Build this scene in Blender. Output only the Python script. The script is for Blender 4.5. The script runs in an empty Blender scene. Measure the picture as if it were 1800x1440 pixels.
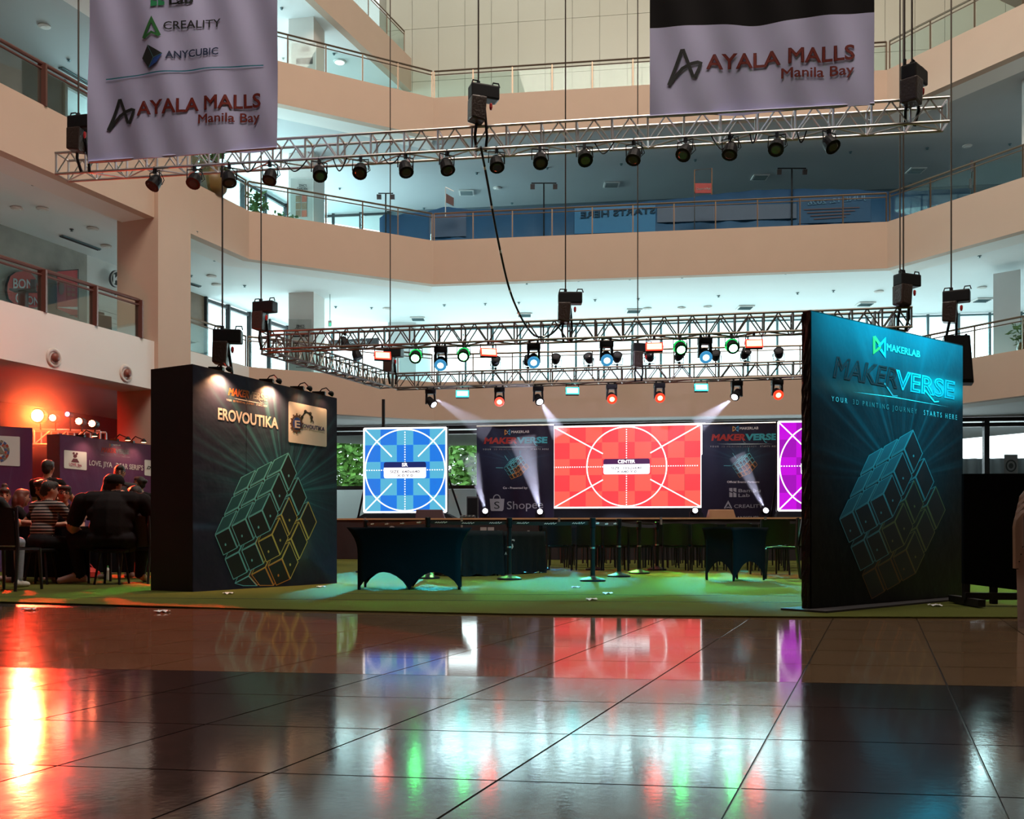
import bpy, bmesh, math, random
import numpy as np
from mathutils import Vector, Matrix
random.seed(7)
sc = bpy.context.scene
COL = sc.collection
PI = math.pi
# ------------------------------------------------------------------ camera, world, lights
F, YH, CX, CH = 1750.0, 942.0, 900.0, 0.62      # focal length in px, horizon row, centre column, camera height
cam = bpy.data.objects.new('camera', bpy.data.cameras.new('camera'))
COL.objects.link(cam)
cam.location = (0, 0, CH); cam.rotation_euler = (PI/2, 0, 0)
cam.data.sensor_width = 36; cam.data.lens = 35; cam.data.shift_y = (YH-720)/1800
cam.data.clip_end = 400
sc.camera = cam
sc.view_settings.view_transform = 'Standard'; sc.view_settings.look = 'None'
sc.view_settings.gamma = 1; sc.view_settings.use_curve_mapping = False
sc.view_settings.exposure = 0.0
cy = sc.cycles
cy.max_bounces = 8; cy.diffuse_bounces = 3; cy.glossy_bounces = 4; cy.transparent_max_bounces = 16
cy.volume_bounces = 0; cy.sample_clamp_indirect = 4; cy.use_denoising = True
cy.caustics_reflective = False; cy.caustics_refractive = False
w = bpy.data.worlds.new('sky'); sc.world = w; w.use_nodes = True
w.node_tree.nodes['Background'].inputs[0].default_value = (0.86, 0.95, 1.0, 1)
w.node_tree.nodes['Background'].inputs[1].default_value = 4.0

def aim(o, loc, target):
    o.location = loc
    o.rotation_euler = (Vector(target)-Vector(loc)).to_track_quat('-Z', 'Y').to_euler()
def area(name, loc, target, sx, sy, power, col, spread=PI):
    l = bpy.data.lights.new(name, 'AREA'); l.shape = 'RECTANGLE'; l.size = sx; l.size_y = sy
    l.energy = power; l.color = col; l.spread = spread
    o = bpy.data.objects.new(name, l); COL.objects.link(o); aim(o, loc, target); return o
def spot(name, loc, target, power, col, deg=40, blend=.4, size=.08):
    l = bpy.data.lights.new(name, 'SPOT'); l.energy = power; l.color = col
    l.spot_size = math.radians(deg); l.spot_blend = blend; l.shadow_soft_size = size
    o = bpy.data.objects.new(name, l); COL.objects.link(o); aim(o, loc, target); return o
def point(name, loc, power, col, size=.1):
    l = bpy.data.lights.new(name, 'POINT'); l.energy = power; l.color = col; l.shadow_soft_size = size
    o = bpy.data.objects.new(name, l); COL.objects.link(o); o.location = loc; return o
def sun(name, direction, strength, col):
    l = bpy.data.lights.new(name, 'SUN'); l.energy = strength; l.color = col; l.angle = .03
    o = bpy.data.objects.new(name, l); COL.objects.link(o); aim(o, (0, 60, 40), Vector((0, 60, 40))+Vector(direction)); return o
# an added warm fill in place of an unseen skylight, daylight at each band of windows, the sun on the street outside
area('atrium_skylight', (4, 11, 29.3), (0, 34, 7), 22, 5, 7400, (1.0, .85, .72))
area('daylight_second_floor', (6, 46.5, 8.2), (5, 30, 8.6), 34, 4.4, 4200, (.72, .97, 1.0))
area('daylight_second_floor_side', (-13.2, 41, 8.2), (0, 36, 8.6), 9, 4, 1000, (.72, .97, 1.0))
area('daylight_third_floor', (-13.0, 40, 13.2), (0, 36, 13.6), 12, 3.4, 3600, (.66, .95, 1.0))
area('daylight_third_floor_right', (27, 33, 13.2), (12, 36, 14), 6, 3.2, 350, (.66, .95, 1.0))
area('daylight_fourth_floor', (-14.5, 38, 18.2), (-4, 37, 18.6), 14, 3.2, 1500, (.74, .97, 1.0))
area('daylight_terrace', (-2, 41.0, 29), (2, 43, 20), 12, 3, 300, (.8, .98, 1.0))
sun('sun', (-.75, -.3, -.6), 5.0, (1.0, .96, .88))
area('daylight_ground_floor', (7, 40.2, 2.6), (5, 25, 2.4), 26, 4.2, 1600, (.86, .97, 1.0))
# stage lamps that light the turf and the booths
for k, (x, tx, ty, p_, c_) in enumerate([(-2.9, -3.4, 12.6, 7000, (.35, 1, .12)), (-1.2, -1.0, 12.4, 5500, (.22, 1, .16)), (.6, 1.2, 12.6, 8000, (.14, 1, .2)), (2.6, 3.0, 12.4, 8000, (.2, 1, .2)), (4.6, 4.9, 12.2, 7000, (.25, 1, .15)), (1.6, 2.6, 15.6, 9000, (.2, 1, .15))]):
    spot('green_lamp', (x, 22, 4.7), (tx, ty, 0), p_, c_, 17, .7)
spot('cyan_lamp_left', (-1.4, 28.2, 4.0), (-1.5, 15.6, 0), 30000, (.05, .8, 1), 12, .3)
spot('cyan_lamp_centre', (1.7, 27.7, 4.0), (.8, 15.4, 0), 20000, (.05, .8, .9), 10, .3)
spot('cyan_lamp_right', (5.2, 27.2, 4.0), (3.6, 15.2, .4), 14000, (.05, .8, .9), 11, .3)
spot('blue_lamp', (1.0, 28, 4.3), (.2, 17.0, 0), 26000, (.03, .2, 1), 10, .4)
spot('red_lamp', (-2.6, 21.6, 4.5), (2.2, 16.6, .3), 5000, (1, .05, .03), 18, .6)
spot('red_lamp_right', (2.9, 21.3, 4.5), (3.2, 13.4, .1), 1500, (1, .05, .03), 12, .6)
for k, (x, y) in enumerate([(3.55, 7.62), (4.15, 8.15), (4.75, 8.65)]):
    spot('cyan_wash', (x, y, 3.7), (x-.62, y+.75, 2.72), 1000, (.0, .70, .92), 58, 1.0, .1)
spot('red_flood', (-8.55, 17.4, 2.75), (-6.4, 10.5, .4), 14000, (1, .04, .015), 80, .5)
spot('red_uplight', (-8.9, 19.2, 3.0), (-14.0, 28, 2.3), 4000, (1, .03, .015), 46, .7)  # added at the red lamps to boost red on wall and ceiling
point('red_glow', (-8.9, 19.6, 3.1), 160, (1, .04, .02), .15)
spot('stage_front', (3, 22.5, 5.2), (3, 30, 2.5), 500, (.8, .72, 1.0), 70, .8)
# ------------------------------------------------------------------ helpers
def pt(px, py, D): return Vector(((px-CX)/F*D, D, CH+(YH-py)/F*D))
def dep(py, z): return F*(z-CH)/(YH-py)
def ptz(px, py, z): return pt(px, py, dep(py, z))          # the point at height z seen at a pixel
def gnd(px, py): return ptz(px, py, 0)

MATS = {}
def mat(name, col, rough=.5, metal=0., var=.08, scale=6., bump=0., bscale=60., emit=0., ecol=None, spec=.5, coat=0.):
    if name in MATS: return MATS[name]
    m = bpy.data.materials.new(name); m.use_nodes = True; nt = m.node_tree
    b = nt.nodes['Principled BSDF']
    b.inputs['Roughness'].default_value = rough; b.inputs['Metallic'].default_value = metal
    b.inputs['Specular IOR Level'].default_value = spec
    if coat: b.inputs['Coat Weight'].default_value = coat; b.inputs['Coat Roughness'].default_value = .05
    c = (*col, 1)
    tc = nt.nodes.new('ShaderNodeTexCoord')
    n = nt.nodes.new('ShaderNodeTexNoise'); n.inputs['Scale'].default_value = scale; n.inputs['Detail'].default_value = 4
    nt.links.new(tc.outputs['Object'], n.inputs['Vector'])
    r = nt.nodes.new('ShaderNodeMix'); r.data_type = 'RGBA'
    r.inputs['A'].default_value = (*[max(0, x*(1-var)) for x in col], 1)
    r.inputs['B'].default_value = (*[min(1, x*(1+var)) for x in col], 1)
    nt.links.new(n.outputs['Fac'], r.inputs['Factor'])
    nt.links.new(r.outputs['Result'], b.inputs['Base Color'])
    if bump:
        n2 = nt.nodes.new('ShaderNodeTexNoise'); n2.inputs['Scale'].default_value = bscale; n2.inputs['Detail'].default_value = 5
        nt.links.new(tc.outputs['Object'], n2.inputs['Vector'])
        bp = nt.nodes.new('ShaderNodeBump'); bp.inputs['Strength'].default_value = bump; bp.inputs['Distance'].default_value = .02
        nt.links.new(n2.outputs['Fac'], bp.inputs['Height']); nt.links.new(bp.outputs['Normal'], b.inputs['Normal'])
    if emit:
        b.inputs['Emission Color'].default_value = (*(ecol or col), 1); b.inputs['Emission Strength'].default_value = emit
    MATS[name] = m
    return m
def emis(name, col, strength):
    return mat(name, tuple(min(.8, c*.8) for c in col), .4, emit=strength, ecol=col)
def glassmat(name, tint, rough=.02):
    m = bpy.data.materials.new(name); m.use_nodes = True; nt = m.node_tree; nt.nodes.clear()
    o = nt.nodes.new('ShaderNodeOutputMaterial'); t = nt.nodes.new('ShaderNodeBsdfTransparent'); g = nt.nodes.new('ShaderNodeBsdfGlossy')
    t.inputs[0].default_value = (*tint, 1); g.inputs['Roughness'].default_value = rough
    f = nt.nodes.new('ShaderNodeFresnel'); f.inputs[0].default_value = 1.4
    mx = nt.nodes.new('ShaderNodeMixShader')
    k = nt.nodes.new('ShaderNodeMath'); k.operation = 'MULTIPLY'; k.inputs[1].default_value = .35; nt.links.new(f.outputs[0], k.inputs[0]); nt.links.new(k.outputs[0], mx.inputs[0]); nt.links.new(t.outputs[0], mx.inputs[1]); nt.links.new(g.outputs[0], mx.inputs[2])
    nt.links.new(mx.outputs[0], o.inputs[0])
    return m

def loc_of(p):
    """World position that the children of p are built against (things are Empties without a parent)."""
    return Vector(p.location) if (p is not None and p.type == 'EMPTY') else Vector((0, 0, 0))
def attach(o, parent, world=True):
    COL.objects.link(o)
    if parent is not None:
        o.parent = parent
        if world: o.matrix_parent_inverse = Matrix.Translation(-loc_of(parent))
    return o
def thing(name, label, cat, loc=(0, 0, 0), group=None):
    o = bpy.data.objects.new(name, None); o.empty_display_size = .2
    COL.objects.link(o); o.location = loc
    o['label'] = label; o['category'] = cat
    if group: o['group'] = group
    return o
def tag(o, label, cat, group=None, kind=None):
    if label: o['label'] = label
    if cat: o['category'] = cat
    if group: o['group'] = group
    if kind: o['kind'] = kind
    return o
def structure(o, label=None):
    o['kind'] = 'structure'
    if label: o['label'] = label; o['category'] = 'building part'
    return o
def dup(root, loc, rot=(0, 0, 0), label=None, group=None, scale=None):
    r = root.copy(); COL.objects.link(r); r.location = loc; r.rotation_euler = rot
    if scale: r.scale = (scale,)*3
    if label: r['label'] = label
    if group: r['group'] = group
    for ch in list(root.children):
        c = ch.copy(); COL.objects.link(c); c.parent = r
        for g in list(ch.children):
            d = g.copy(); COL.objects.link(d); d.parent = c
    return r

class MB:
    """Collects vertices and faces; build() links them as one mesh object."""
    def __init__(s): s.v = []; s.f = []
    def add(s, vs, fs):
        k = len(s.v); s.v += [tuple(x) for x in vs]; s.f += [tuple(i+k for i in f) for f in fs]; return s
    def box(s, c, size, R=None):
        hx, hy, hz = [x/2 for x in size]; c = Vector(c)
        vs = [Vector((x, y, z)) for x in (-hx, hx) for y in (-hy, hy) for z in (-hz, hz)]
        if R is not None: vs = [R @ x for x in vs]
        return s.add([c+x for x in vs], [(0, 1, 3, 2), (4, 6, 7, 5), (0, 4, 5, 1), (2, 3, 7, 6), (0, 2, 6, 4), (1, 5, 7, 3)])
    def hexa(s, b, t):
        """Four bottom and four top corners."""
        return s.add(list(b)+list(t), [(3, 2, 1, 0), (4, 5, 6, 7), (0, 1, 5, 4), (1, 2, 6, 5), (2, 3, 7, 6), (3, 0, 4, 7)])
    def prism(s, poly, z0, z1):
        n = len(poly); vs = [(p[0], p[1], z0) for p in poly]+[(p[0], p[1], z1) for p in poly]
        return s.add(vs, [tuple(range(n-1, -1, -1)), tuple(range(n, 2*n))]+[(i, (i+1) % n, n+(i+1) % n, n+i) for i in range(n)])
    def tube(s, pts, r, n=8, cap=True):
        pts = [Vector(p) for p in pts]; rs = r if isinstance(r, (list, tuple)) else [r]*len(pts)
        k = len(s.v); up = None
        for i, p in enumerate(pts):
            d = (pts[min(i+1, len(pts)-1)]-pts[max(i-1, 0)])
            d = d.normalized() if d.length > 1e-9 else Vector((0, 0, 1))
            if up is None:
                up = Vector((0, 0, 1)) if abs(d.z) < .9 else Vector((1, 0, 0))
            a = d.cross(up)
            if a.length < 1e-6: a = d.orthogonal()
            a.normalize(); b = a.cross(d).normalized(); up = b
            for j in range(n):
                t = 2*PI*j/n; s.v.append(tuple(p+a*(rs[i]*math.cos(t))+b*(rs[i]*math.sin(t))))
        for i in range(len(pts)-1):
            for j in range(n):
                s.f.append((k+i*n+j, k+i*n+(j+1) % n, k+(i+1)*n+(j+1) % n, k+(i+1)*n+j))
        if cap:
            s.f.append(tuple(k+j for j in range(n-1, -1, -1))); s.f.append(tuple(k+(len(pts)-1)*n+j for j in range(n)))
        return s
    def lathe(s, prof, n=20, c=(0, 0, 0), axis='Z', R=None):
        """prof: (radius, height) pairs; closed with caps where the radius is above zero."""
        k = len(s.v); c = Vector(c)
        for r, h in prof:
            for j in range(n):
                t = 2*PI*j/n; p = Vector((r*math.cos(t), r*math.sin(t), h))
                if R is not None: p = R @ p
                s.v.append(tuple(c+p))
        for i in range(len(prof)-1):
            for j in range(n): s.f.append((k+i*n+j, k+i*n+(j+1) % n, k+(i+1)*n+(j+1) % n, k+(i+1)*n+j))
        s.f.append(tuple(k+j for j in range(n-1, -1, -1))); s.f.append(tuple(k+(len(prof)-1)*n+j for j in range(n)))
        return s
    def grid(s, fn, nu, nv):
        k = len(s.v)
        for j in range(nv+1):
            for i in range(nu+1): s.v.append(tuple(fn(i/nu, j/nv)))
        for j in range(nv):
            for i in range(nu):
                a = k+j*(nu+1)+i; s.f.append((a, a+1, a+nu+2, a+nu+1))
        return s
    def mesh(s, name, m, smooth=False, bevel=0):
        me = bpy.data.meshes.new(name); me.from_pydata(s.v, [], s.f)
        for x in (m if isinstance(m, (list, tuple)) else [m]): me.materials.append(x)
        bm = bmesh.new(); bm.from_mesh(me)
        if bevel: bmesh.ops.bevel(bm, geom=[e for e in bm.edges if len(e.link_faces) == 2 and e.calc_face_angle(0) > .5], offset=bevel, segments=2, affect='EDGES', profile=.6)
        bmesh.ops.recalc_face_normals(bm, faces=bm.faces[:]); bm.to_mesh(me); bm.free()
        if smooth: me.polygons.foreach_set('use_smooth', [True]*len(me.polygons))
        return me
    def build(s, name, m, parent=None, smooth=False, bevel=0, world=True):
        return attach(bpy.data.objects.new(name, s.mesh(name, m, smooth, bevel)), parent, world)

_UNIT = {}
def bar(name, p0, p1, r, m, parent, n=8, square=False):
    """A straight tube (or square bar) between two points that shares one unit mesh per material."""
    key = (m.name, n, square)
    if key not in _UNIT:
        b = MB()
        if square: b.box((0, 0, .5), (2, 2, 1))
        else: b.tube([(0, 0, 0), (0, 0, 1)], 1, n)
        _UNIT[key] = b.mesh(name, m, smooth=False)
    p0, p1 = Vector(p0), Vector(p1); d = p1-p0
    o = bpy.data.objects.new(name, _UNIT[key]); attach(o, parent)
    q = d.to_track_quat('Z', 'Y')
    rr = r if isinstance(r, (tuple, list)) else (r, r)
    o.matrix_basis = Matrix.LocRotScale(p0, q, Vector((rr[0], rr[1], d.length)))
    return o
_SHARED = {}
def piece(name, key, make, m, parent, M):
    """A part placed by matrix M that shares its mesh with the other pieces of the same key."""
    if key not in _SHARED: _SHARED[key] = make().mesh(name, m)
    o = bpy.data.objects.new(name, _SHARED[key]); attach(o, parent); o.matrix_basis = M; return o

class Plane:
    """An upright flat surface from O along e (unit, horizontal); n points to its printed side."""
    def __init__(s, a, b, flip=False):
        s.O = Vector((a[0], a[1], 0)); s.e = (Vector((b[0], b[1], 0))-s.O); s.W = s.e.length; s.e.normalize()
        s.n = Vector((s.e.y, -s.e.x, 0)) * (-1 if flip else 1)
        s.disp = None
    def P(s, u, v, off=0.):
        p = s.O+s.e*u+Vector((0, 0, v))
        if s.disp: off = off+s.disp(u, v)
        return p+s.n*off
    def uv(s, px, py):
        d = Vector(((px-CX)/F, 1, (YH-py)/F)); o = Vector((0, 0, CH))
        t = (s.O-o).dot(s.n)/d.dot(s.n); q = o+d*t-s.O
        return q.dot(s.e), q.z
    def at(s, px, py, off=.004): return s.P(*s.uv(px, py), off)

class Art:
    """Flat print on a Plane, drawn in image rows and columns and laid onto the surface."""
    def __init__(s, plane, off=.006): s.p = plane; s.off = off; s.mb = MB(); s.z = 0.
    def poly(s, pts):
        s.mb.add([(x, y, s.z) for x, y in pts], [tuple(range(len(pts)))]); return s
    def ribbon(s, pts, wd, closed=False):
        pts = [Vector(p) for p in pts]; n = len(pts); L = []; R = []
        for i in range(n):
            a = pts[i-1] if (closed or i > 0) else pts[i]; b = pts[(i+1) % n] if (closed or i < n-1) else pts[i]
            d1 = (pts[i]-a); d2 = (b-pts[i])
            d1 = d1.normalized() if d1.length > 1e-6 else d2.normalized(); d2 = d2.normalized() if d2.length > 1e-6 else d1
            t = d1+d2
            t = t.normalized() if t.length > 1e-4 else d1
            nn = Vector((-t.y, t.x)); k = min(2.0, 1/max(.3, nn.dot(Vector((-d1.y, d1.x)))))
            L.append(pts[i]+nn*(wd/2*k)); R.append(pts[i]-nn*(wd/2*k))
        for i in range(n if closed else n-1):
            j = (i+1) % n
            s.mb.add([(q[0], q[1], s.z) for q in (L[i], L[j], R[j], R[i])], [(0, 1, 2, 3)])
        return s
    def ring(s, c, rx, ry, wd, n=48):
        return s.ribbon([(c[0]+rx*math.cos(2*PI*i/n), c[1]+ry*math.sin(2*PI*i/n)) for i in range(n)], wd, True)
    def disc(s, c, rx, ry, n=32):
        return s.poly([(c[0]+rx*math.cos(2*PI*i/n), c[1]+ry*math.sin(2*PI*i/n)) for i in range(n)])
    def done(s, name, m, parent):
        if not s.mb.v: return None
        return laid(s.p, s.mb.v, s.mb.f, s.off).build(name, m, parent)
def laid(plane, vs, fs, off):
    """Lay flat print given in image columns and rows onto a plane, cut finely enough to follow its folds."""
    if plane.disp:
        bm = bmesh.new(); bv = [bm.verts.new((v[0], v[1], v[2])) for v in vs]
        for f in fs:
            try: bm.faces.new([bv[i] for i in f])
            except ValueError: pass
        for it in range(4):
            bmesh.ops.triangulate(bm, faces=bm.faces[:]); es = [e for e in bm.edges if e.calc_length() > 7]
            if not es: break
            bmesh.ops.subdivide_edges(bm, edges=es, cuts=1)
        bmesh.ops.triangulate(bm, faces=bm.faces[:]); bm.verts.index_update()
        vs = [tuple(v.co) for v in bm.verts]; fs = [tuple(v.index for v in f.verts) for f in bm.faces]; bm.free()
    return MB().add([plane.at(v[0], v[1], off+v[2]) for v in vs], fs)

_TX = {}
def textverts(t, bold=0., outline=0., spacing=1.):
    key = (t, bold, outline, spacing)
    if key in _TX: return _TX[key]
    c = bpy.data.curves.new('t', 'FONT'); c.body = t; c.resolution_u = 3; c.offset = bold; c.space_character = spacing
    if outline: c.fill_mode = 'NONE'; c.bevel_depth = outline; c.bevel_resolution = 0
    o = bpy.data.objects.new('t', c); COL.objects.link(o)
    dg = bpy.context.evaluated_depsgraph_get(); me = bpy.data.meshes.new_from_object(o.evaluated_get(dg))
    vs = [tuple(v.co) for v in me.vertices]; fs = [tuple(p.vertices) for p in me.polygons]
    bpy.data.objects.remove(o); bpy.data.curves.remove(c); bpy.data.meshes.remove(me)
    x0 = min(v[0] for v in vs); x1 = max(v[0] for v in vs)
    _TX[key] = ([((v[0]-x0)/(x1-x0), v[1]/.729, v[2]) for v in vs], fs)
    return _TX[key]
def text(plane, t, p0, p1, h, m, parent, bold=.012, outline=0., spacing=1., shear=0., h1=None, off=.008, name='lettering', mirror=False):
    """Lettering whose base line runs from p0 to p1 and whose capitals are h (to h1) rows high."""
    vs, fs = textverts(t, 0, outline, spacing)
    if bold > 0 and not outline:                              # heavier strokes: the same outlines drawn again as a thin pen line
        v2, f2 = textverts(t, 0, bold, spacing); k = len(vs); vs = vs+v2; fs = fs+[tuple(i+k for i in f) for f in f2]
    h1 = h if h1 is None else h1; out = []
    for x, y, z in vs:
        if mirror: x = 1-x
        hh = h+(h1-h)*x
        out.append((p0[0]+(p1[0]-p0[0])*x+shear*y*hh, p0[1]+(p1[1]-p0[1])*x-y*hh, 0))
    return laid(plane, out, fs, off).build(name, m, parent)

def offset(pts, d):
    """Offset an open polyline to its outer side (away from the atrium), mitred."""
    out = []
    for i, p in enumerate(pts):
        p = Vector(p[:2]); ns = []
        for a, b in ((i-1, i), (i, i+1)):
            if a >= 0 and b < len(pts):
                t = (Vector(pts[b][:2])-Vector(pts[a][:2])).normalized(); ns.append(Vector((-t.y, t.x)))
        n = sum(ns, Vector((0, 0))).normalized(); k = 1/max(.4, n.dot(ns[0])); out.append(p+n*(d*k))
    return out

def rot(z=0, x=0, y=0): return Matrix.Rotation(z, 3, 'Z') @ Matrix.Rotation(y, 3, 'Y') @ Matrix.Rotation(x, 3, 'X')
ORD = 'first second third fourth fifth sixth seventh eighth ninth tenth eleventh twelfth thirteenth fourteenth fifteenth sixteenth seventeenth eighteenth nineteenth twentieth'.split()
def nth(i):
    i += 1
    if i <= 20: return ORD[i-1]
    s = 'st' if i % 10 == 1 else 'nd' if i % 10 == 2 else 'rd' if i % 10 == 3 else 'th'
    return f'{i}{s}'
# ------------------------------------------------------------------ materials
M_fascia = mat('peach_paint', (.56, .42, .325), .75, var=.04, scale=1.5)
M_white = mat('white_wall_paint', (.80, .79, .76), .8, var=.03, scale=1.)
M_ceil = mat('ceiling_paint', (.78, .82, .82), .9, var=.03, scale=.8)
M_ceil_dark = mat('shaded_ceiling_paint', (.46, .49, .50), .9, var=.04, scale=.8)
M_slab = mat('gallery_floor', (.62, .62, .60), .4)
M_col = mat('column_paint', (.70, .66, .62), .7, var=.04, scale=2)
M_concrete = mat('board_marked_concrete', (.40, .38, .34), .85, var=.35, scale=1.6, bump=.2, bscale=14)
M_dark = mat('dark_paint', (.05, .045, .05), .7)
M_black = mat('black_metal', (.010, .010, .012), .5, .1, spec=.25)
M_blackp = mat('black_plastic', (.010, .010, .012), .5, spec=.15)
M_cloth = mat('black_spandex', (.008, .009, .012), .85, bump=.15, bscale=160, spec=.12)
M_alu = mat('brushed_aluminium', (.62, .60, .58), .38, .9)
M_bronze = mat('bronze_metal', (.20, .15, .105), .35, .8)
M_brown = mat('brown_railing_metal', (.16, .07, .055), .4, .5)
M_frame = mat('dark_window_frame', (.035, .035, .038), .5, .4)
M_frame_teal = mat('grey_window_frame', (.12, .20, .22), .5, .2)
M_glass = glassmat('railing_glass', (.88, .96, .95))
M_pane = glassmat('window_glass', (.93, .97, .97))
M_print_w = mat('white_print', (.80, .79, .80), .55, var=.02)
M_print_grey = mat('grey_print', (.35, .35, .38), .55, var=.02)
M_print_dim = mat('dim_grey_print', (.16, .15, .15), .55, var=.02)
M_red_print = mat('red_print', (.24, .018, .010), .6, var=.05)
M_ink = mat('charcoal_print', (.012, .016, .018), .6)
M_wood = mat('pale_wood_trim', (.55, .33, .18), .45, var=.2, scale=12)
M_skin = mat('skin', (.50, .27, .18), .55, var=.06, scale=14)
M_hair = mat('black_hair', (.012, .009, .008), .5, var=.3, scale=40, bump=.5, bscale=90)
M_tee = mat('black_tee_shirt', (.014, .012, .013), .85, spec=.15, bump=.15, bscale=40)
M_trouser = mat('black_trousers', (.013, .012, .015), .8, spec=.15, bump=.12, bscale=40)
M_jeans = mat('light_blue_jeans', (.34, .40, .50), .85, var=.2, scale=20, bump=.2, bscale=90)
M_shoe = mat('pink_grey_shoe', (.55, .36, .34), .6)
M_shoe_w = mat('white_sneaker', (.62, .62, .55), .6)
M_shirt_grey = mat('dark_grey_shirt', (.03, .03, .034), .8, bump=.15, bscale=40)
# ------------------------------------------------------------------ the setting
G = [(-17.2, 8.0), (-8.4, 31.8), (-2.76, 35.0), (12.4, 32.9), (14.8, 28.8), (24.0, 13.1)]     # the atrium edge, front left round to front right
LV = {2: (6.02, 4.68), 3: (11.0, 9.46), 4: (16.02, 14.64), 5: (21.0, 19.6)}                  # gallery floor: top and bottom of its parapet
def Wp(D, dx=0.): return Vector((-14.8+dx+(D-28.7)*.37, D))                                   # the shop wall along the side gallery
def Bp(X, off=0.): return Vector((X, 44.0+off-.135*(X+9.14)))                                 # the window wall behind the stage

# floor: a dark base with square stone tiles laid on it where the joints show
fl = structure(MB().box((3, 35, -.054), (70, 96, .1)).build('floor', mat('floor_base', (.045, .038, .034), .18, var=.2)))
def tilemat(name, a, rough, spk, sp):
    m = mat(name, a, rough, var=.25, scale=3., spec=sp); nt = m.node_tree; b = nt.nodes['Principled BSDF']
    tc = nt.nodes.new('ShaderNodeTexCoord'); v = nt.nodes.new('ShaderNodeTexNoise'); v.inputs['Scale'].default_value = 42; v.inputs['Detail'].default_value = 6
    nt.links.new(tc.outputs['Object'], v.inputs['Vector'])
    bp = nt.nodes.new('ShaderNodeBump'); bp.inputs['Strength'].default_value = spk; bp.inputs['Distance'].default_value = .004
    nt.links.new(v.outputs['Fac'], bp.inputs['Height']); nt.links.new(bp.outputs['Normal'], b.inputs['Normal'])
    v2 = nt.nodes.new('ShaderNodeTexNoise'); v2.inputs['Scale'].default_value = 9; v2.inputs['Detail'].default_value = 8; v2.inputs['Roughness'].default_value = .7
    nt.links.new(tc.outputs['Object'], v2.inputs['Vector'])
    mr = nt.nodes.new('ShaderNodeMapRange'); mr.inputs['From Min'].default_value = .3; mr.inputs['From Max'].default_value = .7
    mr.inputs['To Min'].default_value = rough*.75; mr.inputs['To Max'].default_value = rough*1.3
    nt.links.new(v2.outputs['Fac'], mr.inputs['Value']); nt.links.new(mr.outputs['Result'], b.inputs['Roughness'])
    return m
M_tile = tilemat('polished_granite', (.040, .035, .033), .10, .05, .8)
M_tile2 = tilemat('honed_beige_stone', (.20, .13, .075), .06, .02, .7)
dA = Vector((.3457, .9383)); dB = Vector((.991, -.134))
def tile_mesh(): 
    b = MB(); g = .004; a, c = dA*.628, dB*.60
    q = [Vector((0, 0))+dA*g+dB*g, c-dB*g+dA*g, a+c-dA*g-dB*g, a-dA*g+dB*g]
    return b.prism(q, -.006, 0)
o0 = Vector((.02, 4.37))                                       # a joint crossing, and the seam between both stones
n_t = 0
for i in range(-14, 15):
    for j in range(-5, 6):
        p = o0+dB*(.6*i)+dA*(.628*j); cc = p+dB*.3+dA*.31
        if cc.y < 1.7 or cc.y > 8.6 or abs(cc.x) > .60*cc.y+.7: continue
        m2 = j >= 0
        piece('tile', 'stone_tile'+str(m2), tile_mesh, M_tile2 if m2 else M_tile, fl, Matrix.Translation((p.x, p.y, 0))); n_t += 1

# galleries: parapet, soffit beam and slab for each floor
for lv in (2, 3, 4):
    zt, zb = LV[lv]; q = offset(G, .3); r = offset(G, 1.15)
    for i in range(len(G)-1):
        b = MB(); b.hexa([(*G[i], zb), (*G[i+1], zb), (*q[i+1], zb), (*q[i], zb)], [(*G[i], zt), (*G[i+1], zt), (*q[i+1], zt), (*q[i], zt)])
        structure(b.build(f'trim_{lv}{i}', M_white if (i == 0 and lv == 2) else M_fascia))
        if i != 2:
            b = MB(); b.hexa([(*q[i], zb), (*q[i+1], zb), (*r[i+1], zb), (*r[i], zb)], [(*q[i], zb+.3), (*q[i+1], zb+.3), (*r[i+1], zb+.3), (*r[i], zb+.3)])
            structure(b.build(f'beam_{lv}{i}', M_fascia if i == 4 else M_white))
    a = offset(G, .28); e = offset(G, 11.5)
    for i in range(len(G)-1):
        b = MB(); b.hexa([(*a[i], zb+.16), (*a[i+1], zb+.16), (*e[i+1], zb+.16), (*e[i], zb+.16)], [(*a[i], zt-.1), (*a[i+1], zt-.1), (*e[i+1], zt-.1), (*e[i], zt-.1)])
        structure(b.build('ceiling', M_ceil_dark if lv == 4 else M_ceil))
# the fifth floor edge, set further back
G5 = [(-14.2, 16.), (-5.55, 39.2), (-4.3, 42.5)]
q = offset(G5, .3); e = offset(G5, 14)
for i in range(2):
    b = MB(); b.hexa([(*G5[i], 19.6), (*G5[i+1], 19.6), (*q[i+1], 19.6), (*q[i], 19.6)], [(*G5[i], 21), (*G5[i+1], 21), (*q[i+1], 21), (*q[i], 21)])
    structure(b.build(f'trim_5{i}', M_fascia))
    b = MB(); b.hexa([(*q[i], 19.78), (*q[i+1], 19.78), (*e[i+1], 19.78), (*e[i], 19.78)], [(*q[i], 20.9), (*q[i+1], 20.9), (*e[i+1], 20.9), (*e[i], 20.9)])
    structure(b.build('ceiling', M_ceil))
structure(MB().prism([(18.58, 37.9), (25, 41.8), (30.5, 41), (30.5, 25), (18.0, 25)], 21, 21.4).build('ceiling', M_fascia))
# shell of the atrium behind and above
structure(MB().box((3, 30, 31), (70, 90, .3)).build('roof', M_white))
structure(MB().box((3, -8, 15), (70, .3, 32)).build('wall_front', M_dark))
structure(MB().box((31, 25, 15), (.3, 70, 32)).build('wall_right', M_fascia))
structure(MB().box((-31, 15, 15), (.3, 50, 32)).build('wall_outer', M_dark))

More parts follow.
